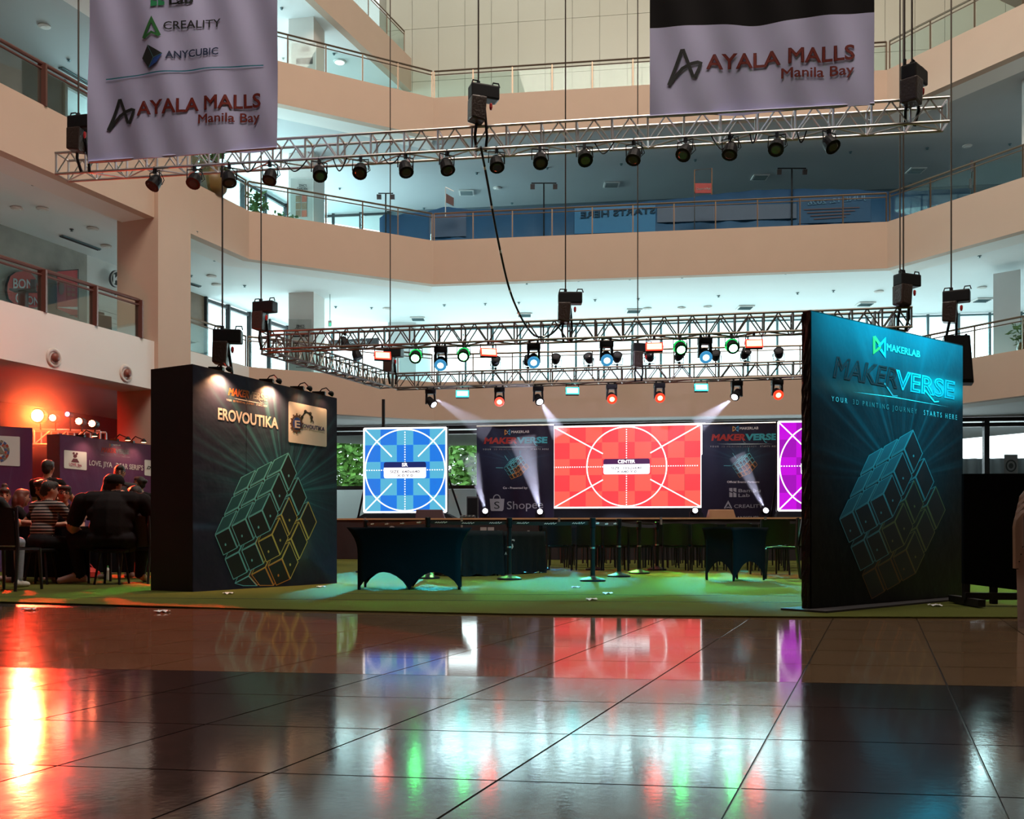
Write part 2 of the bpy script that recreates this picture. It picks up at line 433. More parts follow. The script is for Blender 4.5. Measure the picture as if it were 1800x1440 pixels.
def wallrun(name, a, b, z0, z1, m, th=.2):
    d = (b-a).normalized(); n = Vector((-d.y, d.x))*th
    return structure(MB().prism([a, b, b+n, a+n], z0, z1).build(name, m))
M_pan = mat('grey_green_cladding', (.58, .58, .48), .32, var=.03, scale=.5)
# upper back wall: cladding panels with joints
wt = wallrun('wall_terrace', Vector((-5.7, 42.81)), Vector((25, 38.6)), 15, 31, mat('panel_joint', (.36, .36, .30), .7), .3)
pe = Vector((.9906, -.1359, 0)); 
for i in range(-1, 25):
    for j in range(6):
        z0 = 15.5+j*2.25; p = Vector((-4.25, 42.5, z0))+pe*(i*1.14)
        if p.x/p.y > .5 or z0 > 25.5: continue
        piece('panel', 'clad_panel', lambda: MB().hexa([Vector((0, 0, 0)), pe*1.125, pe*1.125+Vector((.014, .099, 0)), Vector((.014, .099, 0))], [Vector((0, 0, 2.235)), pe*1.125+Vector((0, 0, 2.235)), pe*1.125+Vector((.014, .099, 2.235)), Vector((.014, .099, 2.235))]), M_pan, wt, Matrix.Translation(p))
# side walls floor by floor
M_shutter = mat('white_shutter', (.70, .69, .66), .55, var=.05)
M_brownwall = mat('brown_veneer', (.16, .09, .05), .5, var=.25, scale=5)
wallrun('wall_left', Wp(8), Wp(31.9), 5.9, 9.7, M_concrete)
wallrun('wall_shop', Wp(31.9), Wp(36.5), 5.9, 9.7, M_white)
wallrun('wall_veneer', Wp(36.5), Wp(37.5), 5.9, 9.7, M_brownwall)
wallrun('wall_upper_left', Wp(8), Wp(31), 10.9, 14.9, M_dark)
wallrun('wall_fourth_left', Wp(8), Wp(26), 15.9, 19.9, M_white)
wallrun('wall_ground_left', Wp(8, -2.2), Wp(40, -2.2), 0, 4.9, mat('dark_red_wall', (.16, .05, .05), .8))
wallrun('wall_hoarding', Bp(-5.4), Bp(26), 10.9, 14.9, mat('slate_wall', (.10, .13, .15), .8))
wallrun('wall_fourth_back', Bp(-9.14), Bp(-3.9), 15.9, 19.9, M_white)
wallrun('wall_side', Vector((25.5, 40)), Vector((29.0, 20)), 5.9, 19.9, M_ceil)
structure(MB().box(((-12.0), 39.0, 2.4), (9, .3, 4.9)).build('wall_store', M_dark))

def glasswall(name, a, b, z0, z1, n, trans, mf, fw=.07, pane=True):
    win = structure(bpy.data.objects.new(name, None)); COL.objects.link(win); win.location = (a.x, a.y, z0)
    d = (b-a)/n; dn = d.normalized(); nn = Vector((dn.y, -dn.x))
    for i in range(n+1):
        p = a+d*i; bar('mullion', (p.x, p.y, z0), (p.x, p.y, z1), (fw, fw), mf, win, square=True)
    for z in trans: bar('transom', (a.x, a.y, z), (b.x, b.y, z), (fw*.8, fw*.8), mf, win, square=True)
    zs = sorted(set([z0, z1]+[z for z in trans if z0 < z < z1]))
    if pane:
        for i in range(n):
            for za, zc in zip(zs, zs[1:]):
                p, r = a+d*i+dn*fw, a+d*(i+1)-dn*fw; t = nn*.01
                MB().prism([p-t, r-t, r+t, p+t], za+fw*.6, zc-fw*.6).build('pane', M_pane, win)
    return win
glasswall('window_1', Bp(-9.1), Bp(24), 5.95, 9.62, 28, [5.98, 9.55], M_frame_teal, .045)
glasswall('window_2', Wp(37.5), Wp(44), 5.95, 9.62, 5, [5.98, 9.5], M_frame, .08)
glasswall('window_3', Wp(31), Wp(44), 10.95, 14.8, 9, [11.0, 14.7], M_frame, .08)
glasswall('window_4', Wp(26), Wp(44), 15.95, 19.75, 10, [16.0, 19.7], M_frame_teal, .05)
gb = lambda X: Vector((X, 38.2-.135*(X+4.4)))
glasswall('window_5', gb(-7.4), gb(27.2), 0, 4.8, 10, [.05, 2.47, 4.56, 4.75], M_frame, .09)
glasswall('window_6', Bp(-9.1), Bp(-5.4), 10.95, 14.8, 3, [11.0, 14.7], M_frame, .06)
# columns
def column(p, e, wd, dp, z1, m=M_col):
    e = Vector(e).normalized(); n = Vector((-e.y, e.x)); p = Vector(p)
    return structure(MB().prism([p, p+e*wd, p+e*wd+n*dp, p+n*dp], 0, z1).build('column', m))
wing = Vector((.368, .93))
column(Vector((-9.81, 27.6)), wing, 1.35, 1.45, 31, M_fascia)
column(Vector((-8.28, 36.9)), Vector((.97, -.18)), .98, 1.1, 20)
structure(MB().prism([pt(682, 600, 42).xy, pt(731, 600, 42).xy, pt(757, 600, 43.4).xy, pt(706, 600, 43.6).xy], 5.95, 9.62).build('column', M_ceil))
structure(MB().prism([pt(1746, 600, 33).xy, pt(1794, 600, 32.4).xy, pt(1794, 600, 33.6).xy, pt(1746, 600, 34.2).xy], 5.95, 9.3).build('column', M_ceil))
structure(MB().prism([pt(1796, 300, 31).xy, pt(1840, 300, 30).xy, pt(1840, 300, 31.4).xy, pt(1796, 300, 32).xy], 10.95, 14.9).build('column', M_col))
# outside: pavement, canopy, building across the street
structure(MB().box((5, 66, -.15), (120, 54, .1)).build('pavement', mat('pale_pavement', (.55, .54, .52), .9)))
structure(MB().box((5, 47, 1.4), (60, .3, 3.0)).build('wall_boundary', M_white))
bw = thing('office_building', 'white building across the street seen through the storefront glass', 'building', (2, 72, 0))
MB().box((2, 74, 2.2), (70, 4, 4.4)).build('facade', M_white, bw)
for i in range(12):
    for j in range(1): MB().box((-30+i*5.4, 71.96, 2.6), (2.6, .2, 1.9)).build('window', mat('blue_grey_window', (.2, .28, .32), .15), bw)

# railings of glass between posts
def railing(a, b, z, label, m=M_bronze, sp=1.42, h=.98, r=.032, pr=.02, wide=False):
    a = Vector(a); b = Vector(b); L = (b-a).length; n = max(1, round(L/sp)); d = (b-a)/n; dn = d.normalized()
    t = thing('glass_railing', label, 'railing', (a.x, a.y, z), 'gallery railings')
    nn = Vector((-dn.y, dn.x))*.12
    bar('handrail', (a.x+nn.x, a.y+nn.y, z+h), (b.x+nn.x, b.y+nn.y, z+h), r, m, t, 8)
    bar('lower_rail', (a.x+nn.x, a.y+nn.y, z+h-.13), (b.x+nn.x, b.y+nn.y, z+h-.13), r*.6, m, t, 8)
    for i in range(n+1):
        p = a+d*i+nn
        bar('post', (p.x, p.y, z-.01), (p.x, p.y, z+h), (pr*(2.2 if wide else 1), pr), m, t, square=True)
    for i in range(n):
        p, q2 = a+d*i+nn+dn*.05, a+d*(i+1)+nn-dn*.05; k = Vector((-dn.y, dn.x))*.006
        MB().prism([p-k, q2-k, q2+k, p+k], z+.01, z+h-.17).build('pane', M_glass, t)
    return t
FL = {2: 'second', 3: 'third', 4: 'fourth'}
SEG = {0: 'side gallery beside the big column', 1: 'angled gallery corner behind the truss', 2: 'long gallery facing the hall', 3: 'gallery turning towards the hall front'}
for lv in (2, 3, 4):
    for i in (0, 1, 2, 3):
        a, b = Vector(G[i]), Vector(G[i+1])
        if i == 0:
            st = Vector((-9.32, 28.9)); en = Vector((-10.05, 27.1))
            railing(a+(b-a)*.28, en, LV[lv][0], f'brown framed glass railing on the {FL[lv]} floor, before the big column', M_brown, 1.75, 1.02, .05, .045, True)
            railing(st, b, LV[lv][0], f'short glass railing on the {FL[lv]} floor just past the big column', sp=1.5)
        elif i == 3:
            railing(a, Vector(G[4])+(Vector(G[5])-Vector(G[4]))*.25, LV[lv][0], f'glass railing on the {FL[lv]} floor {SEG[i]}', sp=1.6)
        else: railing(a, b, LV[lv][0], f'glass railing on the {FL[lv]} floor {SEG[i]}')
railing(G5[0], G5[1], 21.0, 'glass railing of the topmost floor, sloping away from the banner')
railing(G5[1], (-4.45, 42.1), 21.0, 'end of the topmost glass railing where it meets the clad wall')

# ceiling fittings
CZ = {1: 4.83, 2: 9.61, 3: 14.79, 4: 19.77}
def fix(kind, lst, proto_make):
    first = None
    for k, (px, py, lv) in enumerate(sorted(lst)):
        p = ptz(px, py, CZ[lv]); lab = f'{proto_make[1]}, {nth(k)} of its kind from the banner end'
        if first is None:
            first = thing(kind, lab, proto_make[2], (0, 0, 0), proto_make[3]); proto_make[0](first); first.location = p
        else: dup(first, p, label=lab)
def mk_vent(t):
    MB().box((0, 0, -.02), (.62, .62, .04)).build('frame', M_white, t, world=False)
    for k in range(4): MB().box((0, -.2+k*.13, -.045), (.5, .05, .03), rot(x=.5)).build('louver', M_frame_teal, t, world=False)
def mk_spr(t):
    MB().lathe([(.06, 0), (.06, -.015), (.022, -.02), (.022, -.05), (.045, -.055), (.035, -.065)], 10).build('head', M_frame_teal, t, world=False)
def mk_down(t):
    MB().lathe([(.17, 0), (.17, -.03), (.12, -.045)], 14).build('housing', M_col, t, world=False)
    MB().lathe([(.11, -.04), (.09, -.06)], 14).build('lens', M_white, t, world=False)
fix('ceiling_vent', [(735, 560, 2), (922, 553, 2), (1114, 546, 2), (1310, 540, 2), (1521, 534, 2), (1726, 527, 2), (820, 338, 3), (1075, 324, 3), (1336, 311, 3), (1610, 299, 3)],
    (mk_vent, 'square louvred air vent in the gallery ceiling', 'vent', 'ceiling vents'))
fix('sprinkler', [(590, 539, 2), (653, 541, 2), (781, 536, 2), (853, 534, 2), (912, 532, 2), (1046, 527, 2), (1122, 525, 2), (1263, 520, 2), (1402, 515, 2), (1465, 511, 2), (1017, 492, 2), (1107, 489, 2), (1199, 486, 2), (926, 497, 2), (1381, 479, 2), (1478, 475, 2), (1571, 473, 2), (1722, 450, 2),
                  (597, 331, 3), (715, 310, 3), (838, 304, 3), (962, 295, 3), (1092, 288, 3), (1222, 281, 3), (1630, 260, 3), (1495, 267, 3), (1775, 253, 3), (900, 357, 3), (745, 366, 3), (1600, 322, 3), (495, 14, 4), (498, 102, 4), (587, 94, 4), (345, 407, 2), (377, 456, 2), (336, 484, 2), (430, 502, 2), (58, 322, 2), (121, 105, 3), (46, 295, 2), (126, 403, 2)],
    (mk_spr, 'small sprinkler head on a gallery ceiling', 'sprinkler', 'ceiling sprinklers'))
fix('smoke_detector', [(1244, 539, 2), (1726, 505, 2), (1198, 541, 2), (1138, 542, 2), (1545, 512, 2), (680, 542, 2), (1700, 256, 3), (874, 330, 3), (30, 365, 2), (75, 366, 2), (187, 432, 2), (163, 401, 2), (372, 485, 2), (380, 500, 2), (78, 45, 3)],
    (mk_down, 'round pale fitting in a gallery ceiling', 'ceiling light', 'round ceiling fittings'))
for k, (x0, y0, x1, y1, lv) in enumerate([(108, 414, 174, 438, 2), (106, 118, 164, 152, 3), (331, 497, 351, 503, 2)]):
    a, b = ptz(x0, y0, CZ[lv]), ptz(x1, y1, CZ[lv]); d = (b-a).normalized(); n = Vector((-d.y, d.x, 0))*.09
    t = thing('linear_vent', ['long slot vent in the ceiling above the red shop sign', 'long slot vent high up beside the hanging banner', 'short slot vent in the ceiling just past the big column'][k], 'vent', a)
    MB().prism([a-n, b-n, b+n, a+n], CZ[lv]-.03, CZ[lv]).build('frame', M_frame_teal, t)
    for s in (-.4, .4): MB().prism([a+n*(s-.12), b+n*(s-.12), b+n*(s+.12), a+n*(s+.12)], CZ[lv]-.05, CZ[lv]-.01).build('slot', M_dark, t)
# a lit round lamp on the fourth floor
p = ptz(597, 108, CZ[4]); t = thing('downlight', 'lit round lamp in the fourth floor ceiling beside the column', 'ceiling light', p)
MB().lathe([(.24, 0), (.24, -.04), (.2, -.05)], 20, p).build('housing', M_white, t); MB().lathe([(.19, -.05), (.17, -.07)], 20, p).build('lens', emis('lamp_glow', (1, 1, .97), 2.5), t)
# ------------------------------------------------------------------ turf, stage, screens
ed = [(-7.5, 11.0), tuple(gnd(0, 1060).xy), tuple(gnd(450, 1073).xy), tuple(gnd(900, 1082).xy), tuple(gnd(1410, 1087).xy), tuple(gnd(1800, 1088).xy), (6.5, 7.3), (14, 9), (14, 32), (-9, 34), (-9, 16)]
def turfmat():
    m = mat('artificial_turf', (.18, .20, .045), .95, var=.45, scale=260, bump=.9, bscale=420, spec=.1); return m
tf = thing('turf_carpet', 'green artificial turf carpet covering the hall floor up to the stage', 'carpet', (0, 8, 0))
MB().prism(ed, 0, .014).build('turf', turfmat(), tf)
m_seam = mat('turf_seam', (.03, .05, .012), .95)
for k, (x0, y0, x1, y1) in enumerate([(0, 1052, 900, 1059), (900, 1059, 1410, 1062), (600, 1046, 1400, 1050)]):
    a, b = gnd(x0, y0), gnd(x1, y1); n = Vector((0, .02, 0)); MB().prism([a-n, b-n, b+n, a+n], .0135, .0155).build('seam', m_seam, tf)

se = Vector((.991, -.134, 0)); sn = Vector((-.134, -.991, 0)); S0 = Vector((1.43, 25, 0)); SZ = 1.07
def stg(u, dback, z=0): return S0+se*u-sn*dback+Vector((0, 0, z))
st = thing('stage', 'long black fronted stage with a pale wooden front edge', 'stage', S0)
MB().hexa([stg(-9.5, .02, 0), stg(11, .02, 0), stg(11, 7, 0), stg(-9.5, 7, 0)], [stg(-9.5, .02, SZ-.03), stg(11, .02, SZ-.03), stg(11, 7, SZ-.03), stg(-9.5, 7, SZ-.03)]).build('deck', mat('stage_deck', (.03, .03, .035), .4), st)
SP = Plane(stg(-9.5, 0), stg(11, 0))
m_skirt = mat('black_skirt_fabric', (.02, .016, .02), .6, bump=.2, bscale=8)
xs = [470, 642, 812, 983, 1162, 1345, 1528, 1700]
for a, b in zip(xs, xs[1:]):
    u0, u1 = SP.uv(a, 912)[0]+.03, SP.uv(b, 912)[0]-.03
    def gr(u, v): return SP.P(u0+(u1-u0)*u, .02+v*(SZ-.02), .02+.012*math.sin(u*23+v*3)*(.3+.7*math.sin(v*3.1)))
    o = MB().grid(gr, 24, 4).build('skirt_panel', m_skirt, st, smooth=True)
    MB().hexa([SP.P(u0, SZ-.04, .05), SP.P(u1, SZ-.04, .05), SP.P(u1, SZ-.04, 0), SP.P(u0, SZ-.04, 0)], [SP.P(u0, SZ, .05), SP.P(u1, SZ, .05), SP.P(u1, SZ, 0), SP.P(u0, SZ, 0)]).build('edge_trim', M_wood, o)
    MB().box(SP.P(u1+.03, SZ-.16, .02), (.05, .05, .34)).build('joint_post', M_alu, st)
A = Art(SP, .06)
for x, y, wd, h in ((845, 927, 11, 20), (858, 927, 11, 20)): A.poly([(x, y), (x, y+h), (x+wd, y+h), (x+wd, y)])
A.done('emblem', M_print_grey, st)
text(SP, 'bambu', (875, 946), (956, 946), 14, M_print_grey, st, bold=.02, off=.06)
A = Art(SP, .06); A.ring((690, 931), 5, 5, 2.2, 20); A.done('emblem', M_print_grey, st)

def screenmat(name, c0, c1, n, mx):
    m = bpy.data.materials.new(name); m.use_nodes = True; nt = m.node_tree; b = nt.nodes['Principled BSDF']
    b.inputs['Base Color'].default_value = (.02, .02, .02, 1); b.inputs['Roughness'].default_value = .4
    b.inputs['Emission Color'].default_value = (*c0, 1); b.inputs['Emission Strength'].default_value = mx
    return m
def screen(label, pl, nu, z0, size, c0, c1, strength, stripe=0):
    """A wall of square LED modules; every module lights in one flat colour of the test card."""
    t = thing('led_screen', label, 'screen', pl.O)
    W = size*nu; ms = [screenmat(f'led_{label[:6]}_{k}', c0 if k == 0 else c1, None, 0, strength) for k in (0, 1)]
    for i in range(nu):
        for j in range(5):
            u, v = i*size, z0+j*size; g = .002
            MB().hexa([pl.P(u+g, v+g, 0), pl.P(u+size-g, v+g, 0), pl.P(u+size-g, v+g, -.08), pl.P(u+g, v+g, -.08)],
                      [pl.P(u+g, v+size-g, 0), pl.P(u+size-g, v+size-g, 0), pl.P(u+size-g, v+size-g, -.08), pl.P(u+g, v+size-g, -.08)]).build('module', ms[(i+j) % 2], t)
    MB().hexa([pl.P(-.03, z0-.03, -.09), pl.P(W+.03, z0-.03, -.09), pl.P(W+.03, z0-.03, -.2), pl.P(-.03, z0-.03, -.2)],
              [pl.P(-.03, z0+5*size+.03, -.09), pl.P(W+.03, z0+5*size+.03, -.09), pl.P(W+.03, z0+5*size+.03, -.2), pl.P(-.03, z0+5*size+.03, -.2)]).build('back_frame', M_black, t)
    return t, W
M_led = emis('led_white', (1, 1, 1), 1.25)
M_led_navy = emis('led_navy', (.006, .02, .12), .9)
M_led_plum = emis('led_plum', (.05, .005, .06), .9)
M_led_ink = emis('led_ink', (.05, .05, .09), 1.0)
def card(t, pl, W, z0, Hh, head, l1, l2, m_head, circ_u=None):
    cu, cv = W/2, z0+Hh/2; off = .006
    def line(u0, v0, u1, v1, wd=.035):
        d = Vector((u1-u0, v1-v0)); n = Vector((-d.y, d.x)).normalized()*wd/2
        return [pl.P(u0+n.x, v0+n.y, off), pl.P(u1+n.x, v1+n.y, off), pl.P(u1-n.x, v1-n.y, off), pl.P(u0-n.x, v0-n.y, off)]
    b = MB(); Q = [(0, 1, 2, 3)]
    for e in ((0, z0, W, z0), (0, z0+Hh, W, z0+Hh), (0, z0, 0, z0+Hh), (W, z0, W, z0+Hh)): b.add(line(*e, .05), Q)
    b.build('border_line', M_led, t)
    for sx in (-1, 1):
        for sy in (-1, 1): MB().add(line(cu+sx*W*.16, cv+sy*Hh*.16, cu+sx*W/2, cv+sy*Hh/2), Q).build('diagonal_line', M_led, t)
    b = MB(); N = 96; R = Hh/2-.02
    for i in range(N):
        a0, a1 = 2*PI*i/N, 2*PI*(i+1)/N
        b.add([pl.P(cu+(R-s)*math.cos(a), cv+(R-s)*math.sin(a), off) for a, s in ((a0, 0), (a1, 0), (a1, .035), (a0, .035))], Q)
    b.build('circle_line', M_led, t)
    b = MB(); n = int(W/.07)
    for i in range(n): b.add(line(i*.07, cv, i*.07+.035, cv, .03), Q)
    for i in range(int(Hh/.07)): b.add(line(cu, z0+i*.07, cu, z0+i*.07+.035, .03), Q)
    b.build('dotted_line', M_led, t)
    wd, hh = min(W*.25, .7), .23
    if W > 4: wd = .69
    else: wd = .61
    def rr(u0, v0, u1, v1, o, r=.06, top=True, bot=True):
        p = []
        for cxx, cyy, a0, on in ((u1-r, v1-r, 0, top), (u0+r, v1-r, 90, top), (u0+r, v0+r, 180, bot), (u1-r, v0+r, 270, bot)):
            if on: p += [(cxx+r*math.cos(math.radians(a0+a)), cyy+r*math.sin(math.radians(a0+a))) for a in (0, 30, 60, 90)]
            else: p += [(u1 if a0 in (0, 270) else u0, v1 if a0 in (0, 90) else v0)]
        return [pl.P(x, y, o) for x, y in p]
    v = rr(cu-wd, cv-hh, cu+wd, cv+hh*.3, .010, top=False); MB().add(v, [tuple(range(len(v)))]).build('caption_box', M_led, t)
    v = rr(cu-wd, cv+hh*.3, cu+wd, cv+hh, .010, bot=False); MB().add(v, [tuple(range(len(v)))]).build('caption_box', m_head, t)
    def put(s, u, v0, h, wdt, m, bold=.01):
        vs, fs = textverts(s, bold); MB().add([pl.P(u-wdt/2+x*wdt, v0+y*h, .014) for x, y, z in vs], fs).build('lettering', m, t)
    put(head, cu, cv+hh*.45, .10, .075*len(head)*1.15, M_led, .03)
    put(l1, cu, cv-.08, .075, .066*len(l1), M_led_ink); put(l2, cu, cv-.19, .075, .066*len(l2), M_led_ink)
plL = Plane(pt(640, 942, 28.3), pt(784.5, 942, 28.0)); s = plL.W/5
t, W = screen('LED wall showing a blue chequered test card', plL, 5, 1.29, s, (.09, .48, .72), (.005, .20, .80), 1.0)
card(t, plL, W, 1.29, s*5, 'SR', 'SIZE: 640x640', 'X:0 Y:0', M_led_navy)
plC = Plane(pt(973, 942, 30.2), pt(1233, 942, 29.4)); s = plC.W/9
t, W = screen('large central LED wall showing a red chequered test card', plC, 9, 1.47, s, (1, .12, .085), (1, .05, .06), 1.05)
card(t, plC, W, 1.47, s*5, 'CENTER', 'SIZE: 1152x640', 'X:640 Y:0', M_led_plum)
plR = Plane(pt(1368, 942, 27.2), pt(1515, 942, 27.0)); s = plR.W/5
t, W = screen('LED wall showing a purple chequered test card', plR, 5, 1.31, s*1.09, (.60, 0, .76), (.38, 0, .50), 1.0)
card(t, plR, W, 1.31, s*5*1.09, 'SL', 'SIZE: 640x640', 'X:1792 Y:0', M_led_plum)
# stands under the screens
for lab, pl, z0 in (('black draped stand under the blue LED wall', plL, 1.27), ('black base carrying the central LED wall', plC, 1.45), ('black base under the purple LED wall', plR, 1.29)):
    t = thing('screen_stand', lab, 'stand', pl.P(pl.W/2, SZ-.03, -.2)); k = .25 if pl is plL else 0
    MB().hexa([pl.P(-.1-k, SZ-.03, .12), pl.P(pl.W+.1+k, SZ-.03, .12), pl.P(pl.W+.1+k, SZ-.03, -.9), pl.P(-.1-k, SZ-.03, -.9)],
              [pl.P(0, z0-.02, -.02), pl.P(pl.W, z0-.02, -.02), pl.P(pl.W, z0-.02, -.5), pl.P(0, z0-.02, -.5)]).build('drape', M_cloth, t)
    for u in (-.12-k, pl.W+.12+k): bar('brace', pl.P(u, SZ-.03, -.6), pl.P(max(.05, min(pl.W-.05, u)), z0+1.2, -.22), .03, M_black, t)

# ------------------------------------------------------------------ printed panels
def printmat(name, base, glows, rays=None):
    """Printed fabric: a base colour with soft printed glows and rays; glows are (u, v, ru, rv, colour) in panel fractions."""
    m = bpy.data.materials.new(name); m.use_nodes = True; nt = m.node_tree; N = nt.nodes.new; L = nt.links.new
    b = nt.nodes['Principled BSDF']; b.inputs['Roughness'].default_value = .42; b.inputs['Specular IOR Level'].default_value = .22
    uv = N('ShaderNodeUVMap'); uv.uv_map = 'print'
    sx = N('ShaderNodeSeparateXYZ'); L(uv.outputs[0], sx.inputs[0])
    def mth(op, a, c=None, d=None):
        n = N('ShaderNodeMath'); n.operation = op
        for k, x in enumerate((a, c, d)):
            if x is None: continue
            if isinstance(x, (int, float)): n.inputs[k].default_value = x
            else: L(x, n.inputs[k])
        return n.outputs[0]
    cur = None
    def addc(fac, col):
        nonlocal cur
        mx = N('ShaderNodeMix'); mx.data_type = 'RGBA'; mx.blend_type = 'ADD'; mx.inputs['B'].default_value = (*col, 1); L(fac, mx.inputs['Factor'])
        if cur is None: mx.inputs['A'].default_value = (*base, 1)
        else: L(cur, mx.inputs['A'])
        cur = mx.outputs['Result']
    def field(u, v, ru, rv, p=2.0):
        du = mth('DIVIDE', mth('SUBTRACT', sx.outputs[0], u), ru); dv = mth('DIVIDE', mth('SUBTRACT', sx.outputs[1], v), rv)
        return mth('POWER', 2.718, mth('MULTIPLY', mth('POWER', mth('SQRT', mth('ADD', mth('MULTIPLY', du, du), mth('MULTIPLY', dv, dv))), p), -1.0)), du, dv
    for u, v, ru, rv, col in glows:
        f, _, _ = field(u, v, ru, rv); addc(f, col)
    if rays:
        u, v, ru, rv, col, k = rays; f, du, dv = field(u, v, ru, rv, 1.6)
        ang = mth('ARCTAN2', dv, du); cb = N('ShaderNodeCombineXYZ'); L(mth('MULTIPLY', ang, k), cb.inputs[0])
        nz = N('ShaderNodeTexNoise'); nz.inputs['Scale'].default_value = 1.0; nz.inputs['Detail'].default_value = 2; L(cb.outputs[0], nz.inputs['Vector'])
        r = mth('POWER', mth('MULTIPLY', nz.outputs['Fac'], 1.35), 6.0); up = mth('MAXIMUM', mth('MINIMUM', mth('MULTIPLY_ADD', dv, 2.0, .6), 1.0), .12)
        addc(mth('MINIMUM', mth('MULTIPLY', mth('MULTIPLY', r, f), up), 1.0), col)
    L(cur, b.inputs['Base Color'])
    n2 = N('ShaderNodeTexNoise'); n2.inputs['Scale'].default_value = 3.5; n2.inputs['Detail'].default_value = 3; tc = N('ShaderNodeTexCoord'); L(tc.outputs['Object'], n2.inputs['Vector'])
    bp = N('ShaderNodeBump'); bp.inputs['Strength'].default_value = .25; bp.inputs['Distance'].default_value = .05; L(n2.outputs['Fac'], bp.inputs['Height']); L(bp.outputs['Normal'], b.inputs['Normal'])
    return m
def sheet(pl, u0, u1, v0, v1, off, m, parent, name='print', nu=1, nv=1):
    b = MB(); b.grid(lambda u, v: pl.P(u0+(u1-u0)*u, v0+(v1-v0)*v, off), nu, nv)
    me = bpy.data.meshes.new(name); me.from_pydata(b.v, [], b.f); me.materials.append(m)
    uvl = me.uv_layers.new(name='print'); k = nu+1
    for lp in me.loops:
        i = lp.vertex_index; uvl.data[lp.index].uv = ((i % k)/nu, (i//k)/nv)
    if nu > 1 or nv > 1: me.polygons.foreach_set('use_smooth', [True]*len(me.polygons))
    return attach(bpy.data.objects.new(name, me), parent)
M_line_t = mat('teal_line_print', (.16, .62, .70), .5); M_line_y = mat('yellow_line_print', (.60, .55, .14), .5)
M_line_o = mat('orange_line_print', (.65, .26, .05), .5); M_line_w = mat('pale_line_print', (.55, .68, .70), .5)
M_face = mat('dark_cubelet_print', (.010, .016, .022), .45); M_face_t = mat('dark_teal_cubelet_print', (.02, .12, .15), .45)
M_line_dim = mat('dim_teal_line_print', (.10, .30, .33), .5)
def cube_art(pl, T, b3, a3, c3, parent, mats, wd=1.3, off=.006, ymax=None):
    """Line art of a cube of three by three by three spaced blocks; T is its far top corner, b3, a3, c3 its three edges.
    Far blocks are printed first, nearer ones over them."""
    T, b, a, c = [Vector(x) for x in (T, b3, a3, c3)]; s0, s1 = .07, .93
    F0, F1 = Art(pl, off), Art(pl, off); LN = [Art(pl, off) for _ in mats]; HW = Art(pl, off)
    blocks = sorted(((i, j, k) for i in range(3) for j in range(3) for k in range(3) if i == 0 or k == 0 or j == 2), key=lambda q: q[1]-q[0]-q[2])
    for n, (i, j, k) in enumerate(blocks):
        def p(x, y, z): return T+b*((i+(s1 if x else s0))/3)+a*((j+(s1 if y else s0))/3)+c*((k+(s1 if z else s0))/3)
        faces = [([p(0, 0, 0), p(1, 0, 0), p(1, 1, 0), p(0, 1, 0)], 'top'), ([p(0, 0, 0), p(0, 1, 0), p(0, 1, 1), p(0, 0, 1)], 'right'), ([p(0, 1, 0), p(1, 1, 0), p(1, 1, 1), p(0, 1, 1)], 'front')]
        for q, side in faces:
            if ymax and max(v.y for v in q) > ymax:
                if min(v.y for v in q) > ymax-5: continue
                q = [Vector((v.x, min(v.y, ymax))) for v in q]
            m = sum(q, Vector((0, 0)))/4; fx = (m.x-(T+a+b).x)/((T+a+c).x-(T+a+b).x); fy = (m.y-T.y)/((T+a+b+c).y-T.y); g = 0
            if fx > .62 and fy > .42: g = 1
            if fy > .74 and fx > .44: g = 2
            if len(mats) == 1: g = 0
            A = F1 if (side == 'top' and k == 0) else F0; A.z = n*.00012; A.poly(q)
            LN[g].z = n*.00012+.00005; LN[g].ribbon([m+(v-m)*.95 for v in q], wd, True)
            if side != 'top' and n > 8: LN[g].poly([m+(q[2]-m)*.22+Vector((math.cos(t)*wd*1.2, math.sin(t)*wd*2.0)) for t in (0, 1, 2, 3, 4, 5)])
    F0.done('cubelet_print', M_face, parent); F1.done('cubelet_print', M_face_t, parent)
    for k, m in enumerate(mats): LN[k].done('cube_outline', m, parent)
def logo_hexes(pl, x, y, s, parent, off=.008, dx=1.0, sk=0.):
    """Folded ribbon emblem: an orange half and a blue half."""
    def q(a, b): return (x+a*s*dx, y+b*s+a*s*sk*dx)
    A = Art(pl, off); A.ribbon([q(0, .1), q(0, .95), q(.48, .62), q(.48, .34)], s*.13); A.done('emblem', M_line_o, parent)
    A = Art(pl, off+.001); A.ribbon([q(0, .1), q(.48, .45)], s*.13); A.done('emblem', mat('gold_print', (.55, .33, .08), .5), parent)
    A = Art(pl, off+.001); A.ribbon([q(.40, .56), q(.92, .1), q(.92, .98), q(.55, .70)], s*.13); A.done('emblem', mat('blue_line_print', (.05, .35, .62), .5), parent)

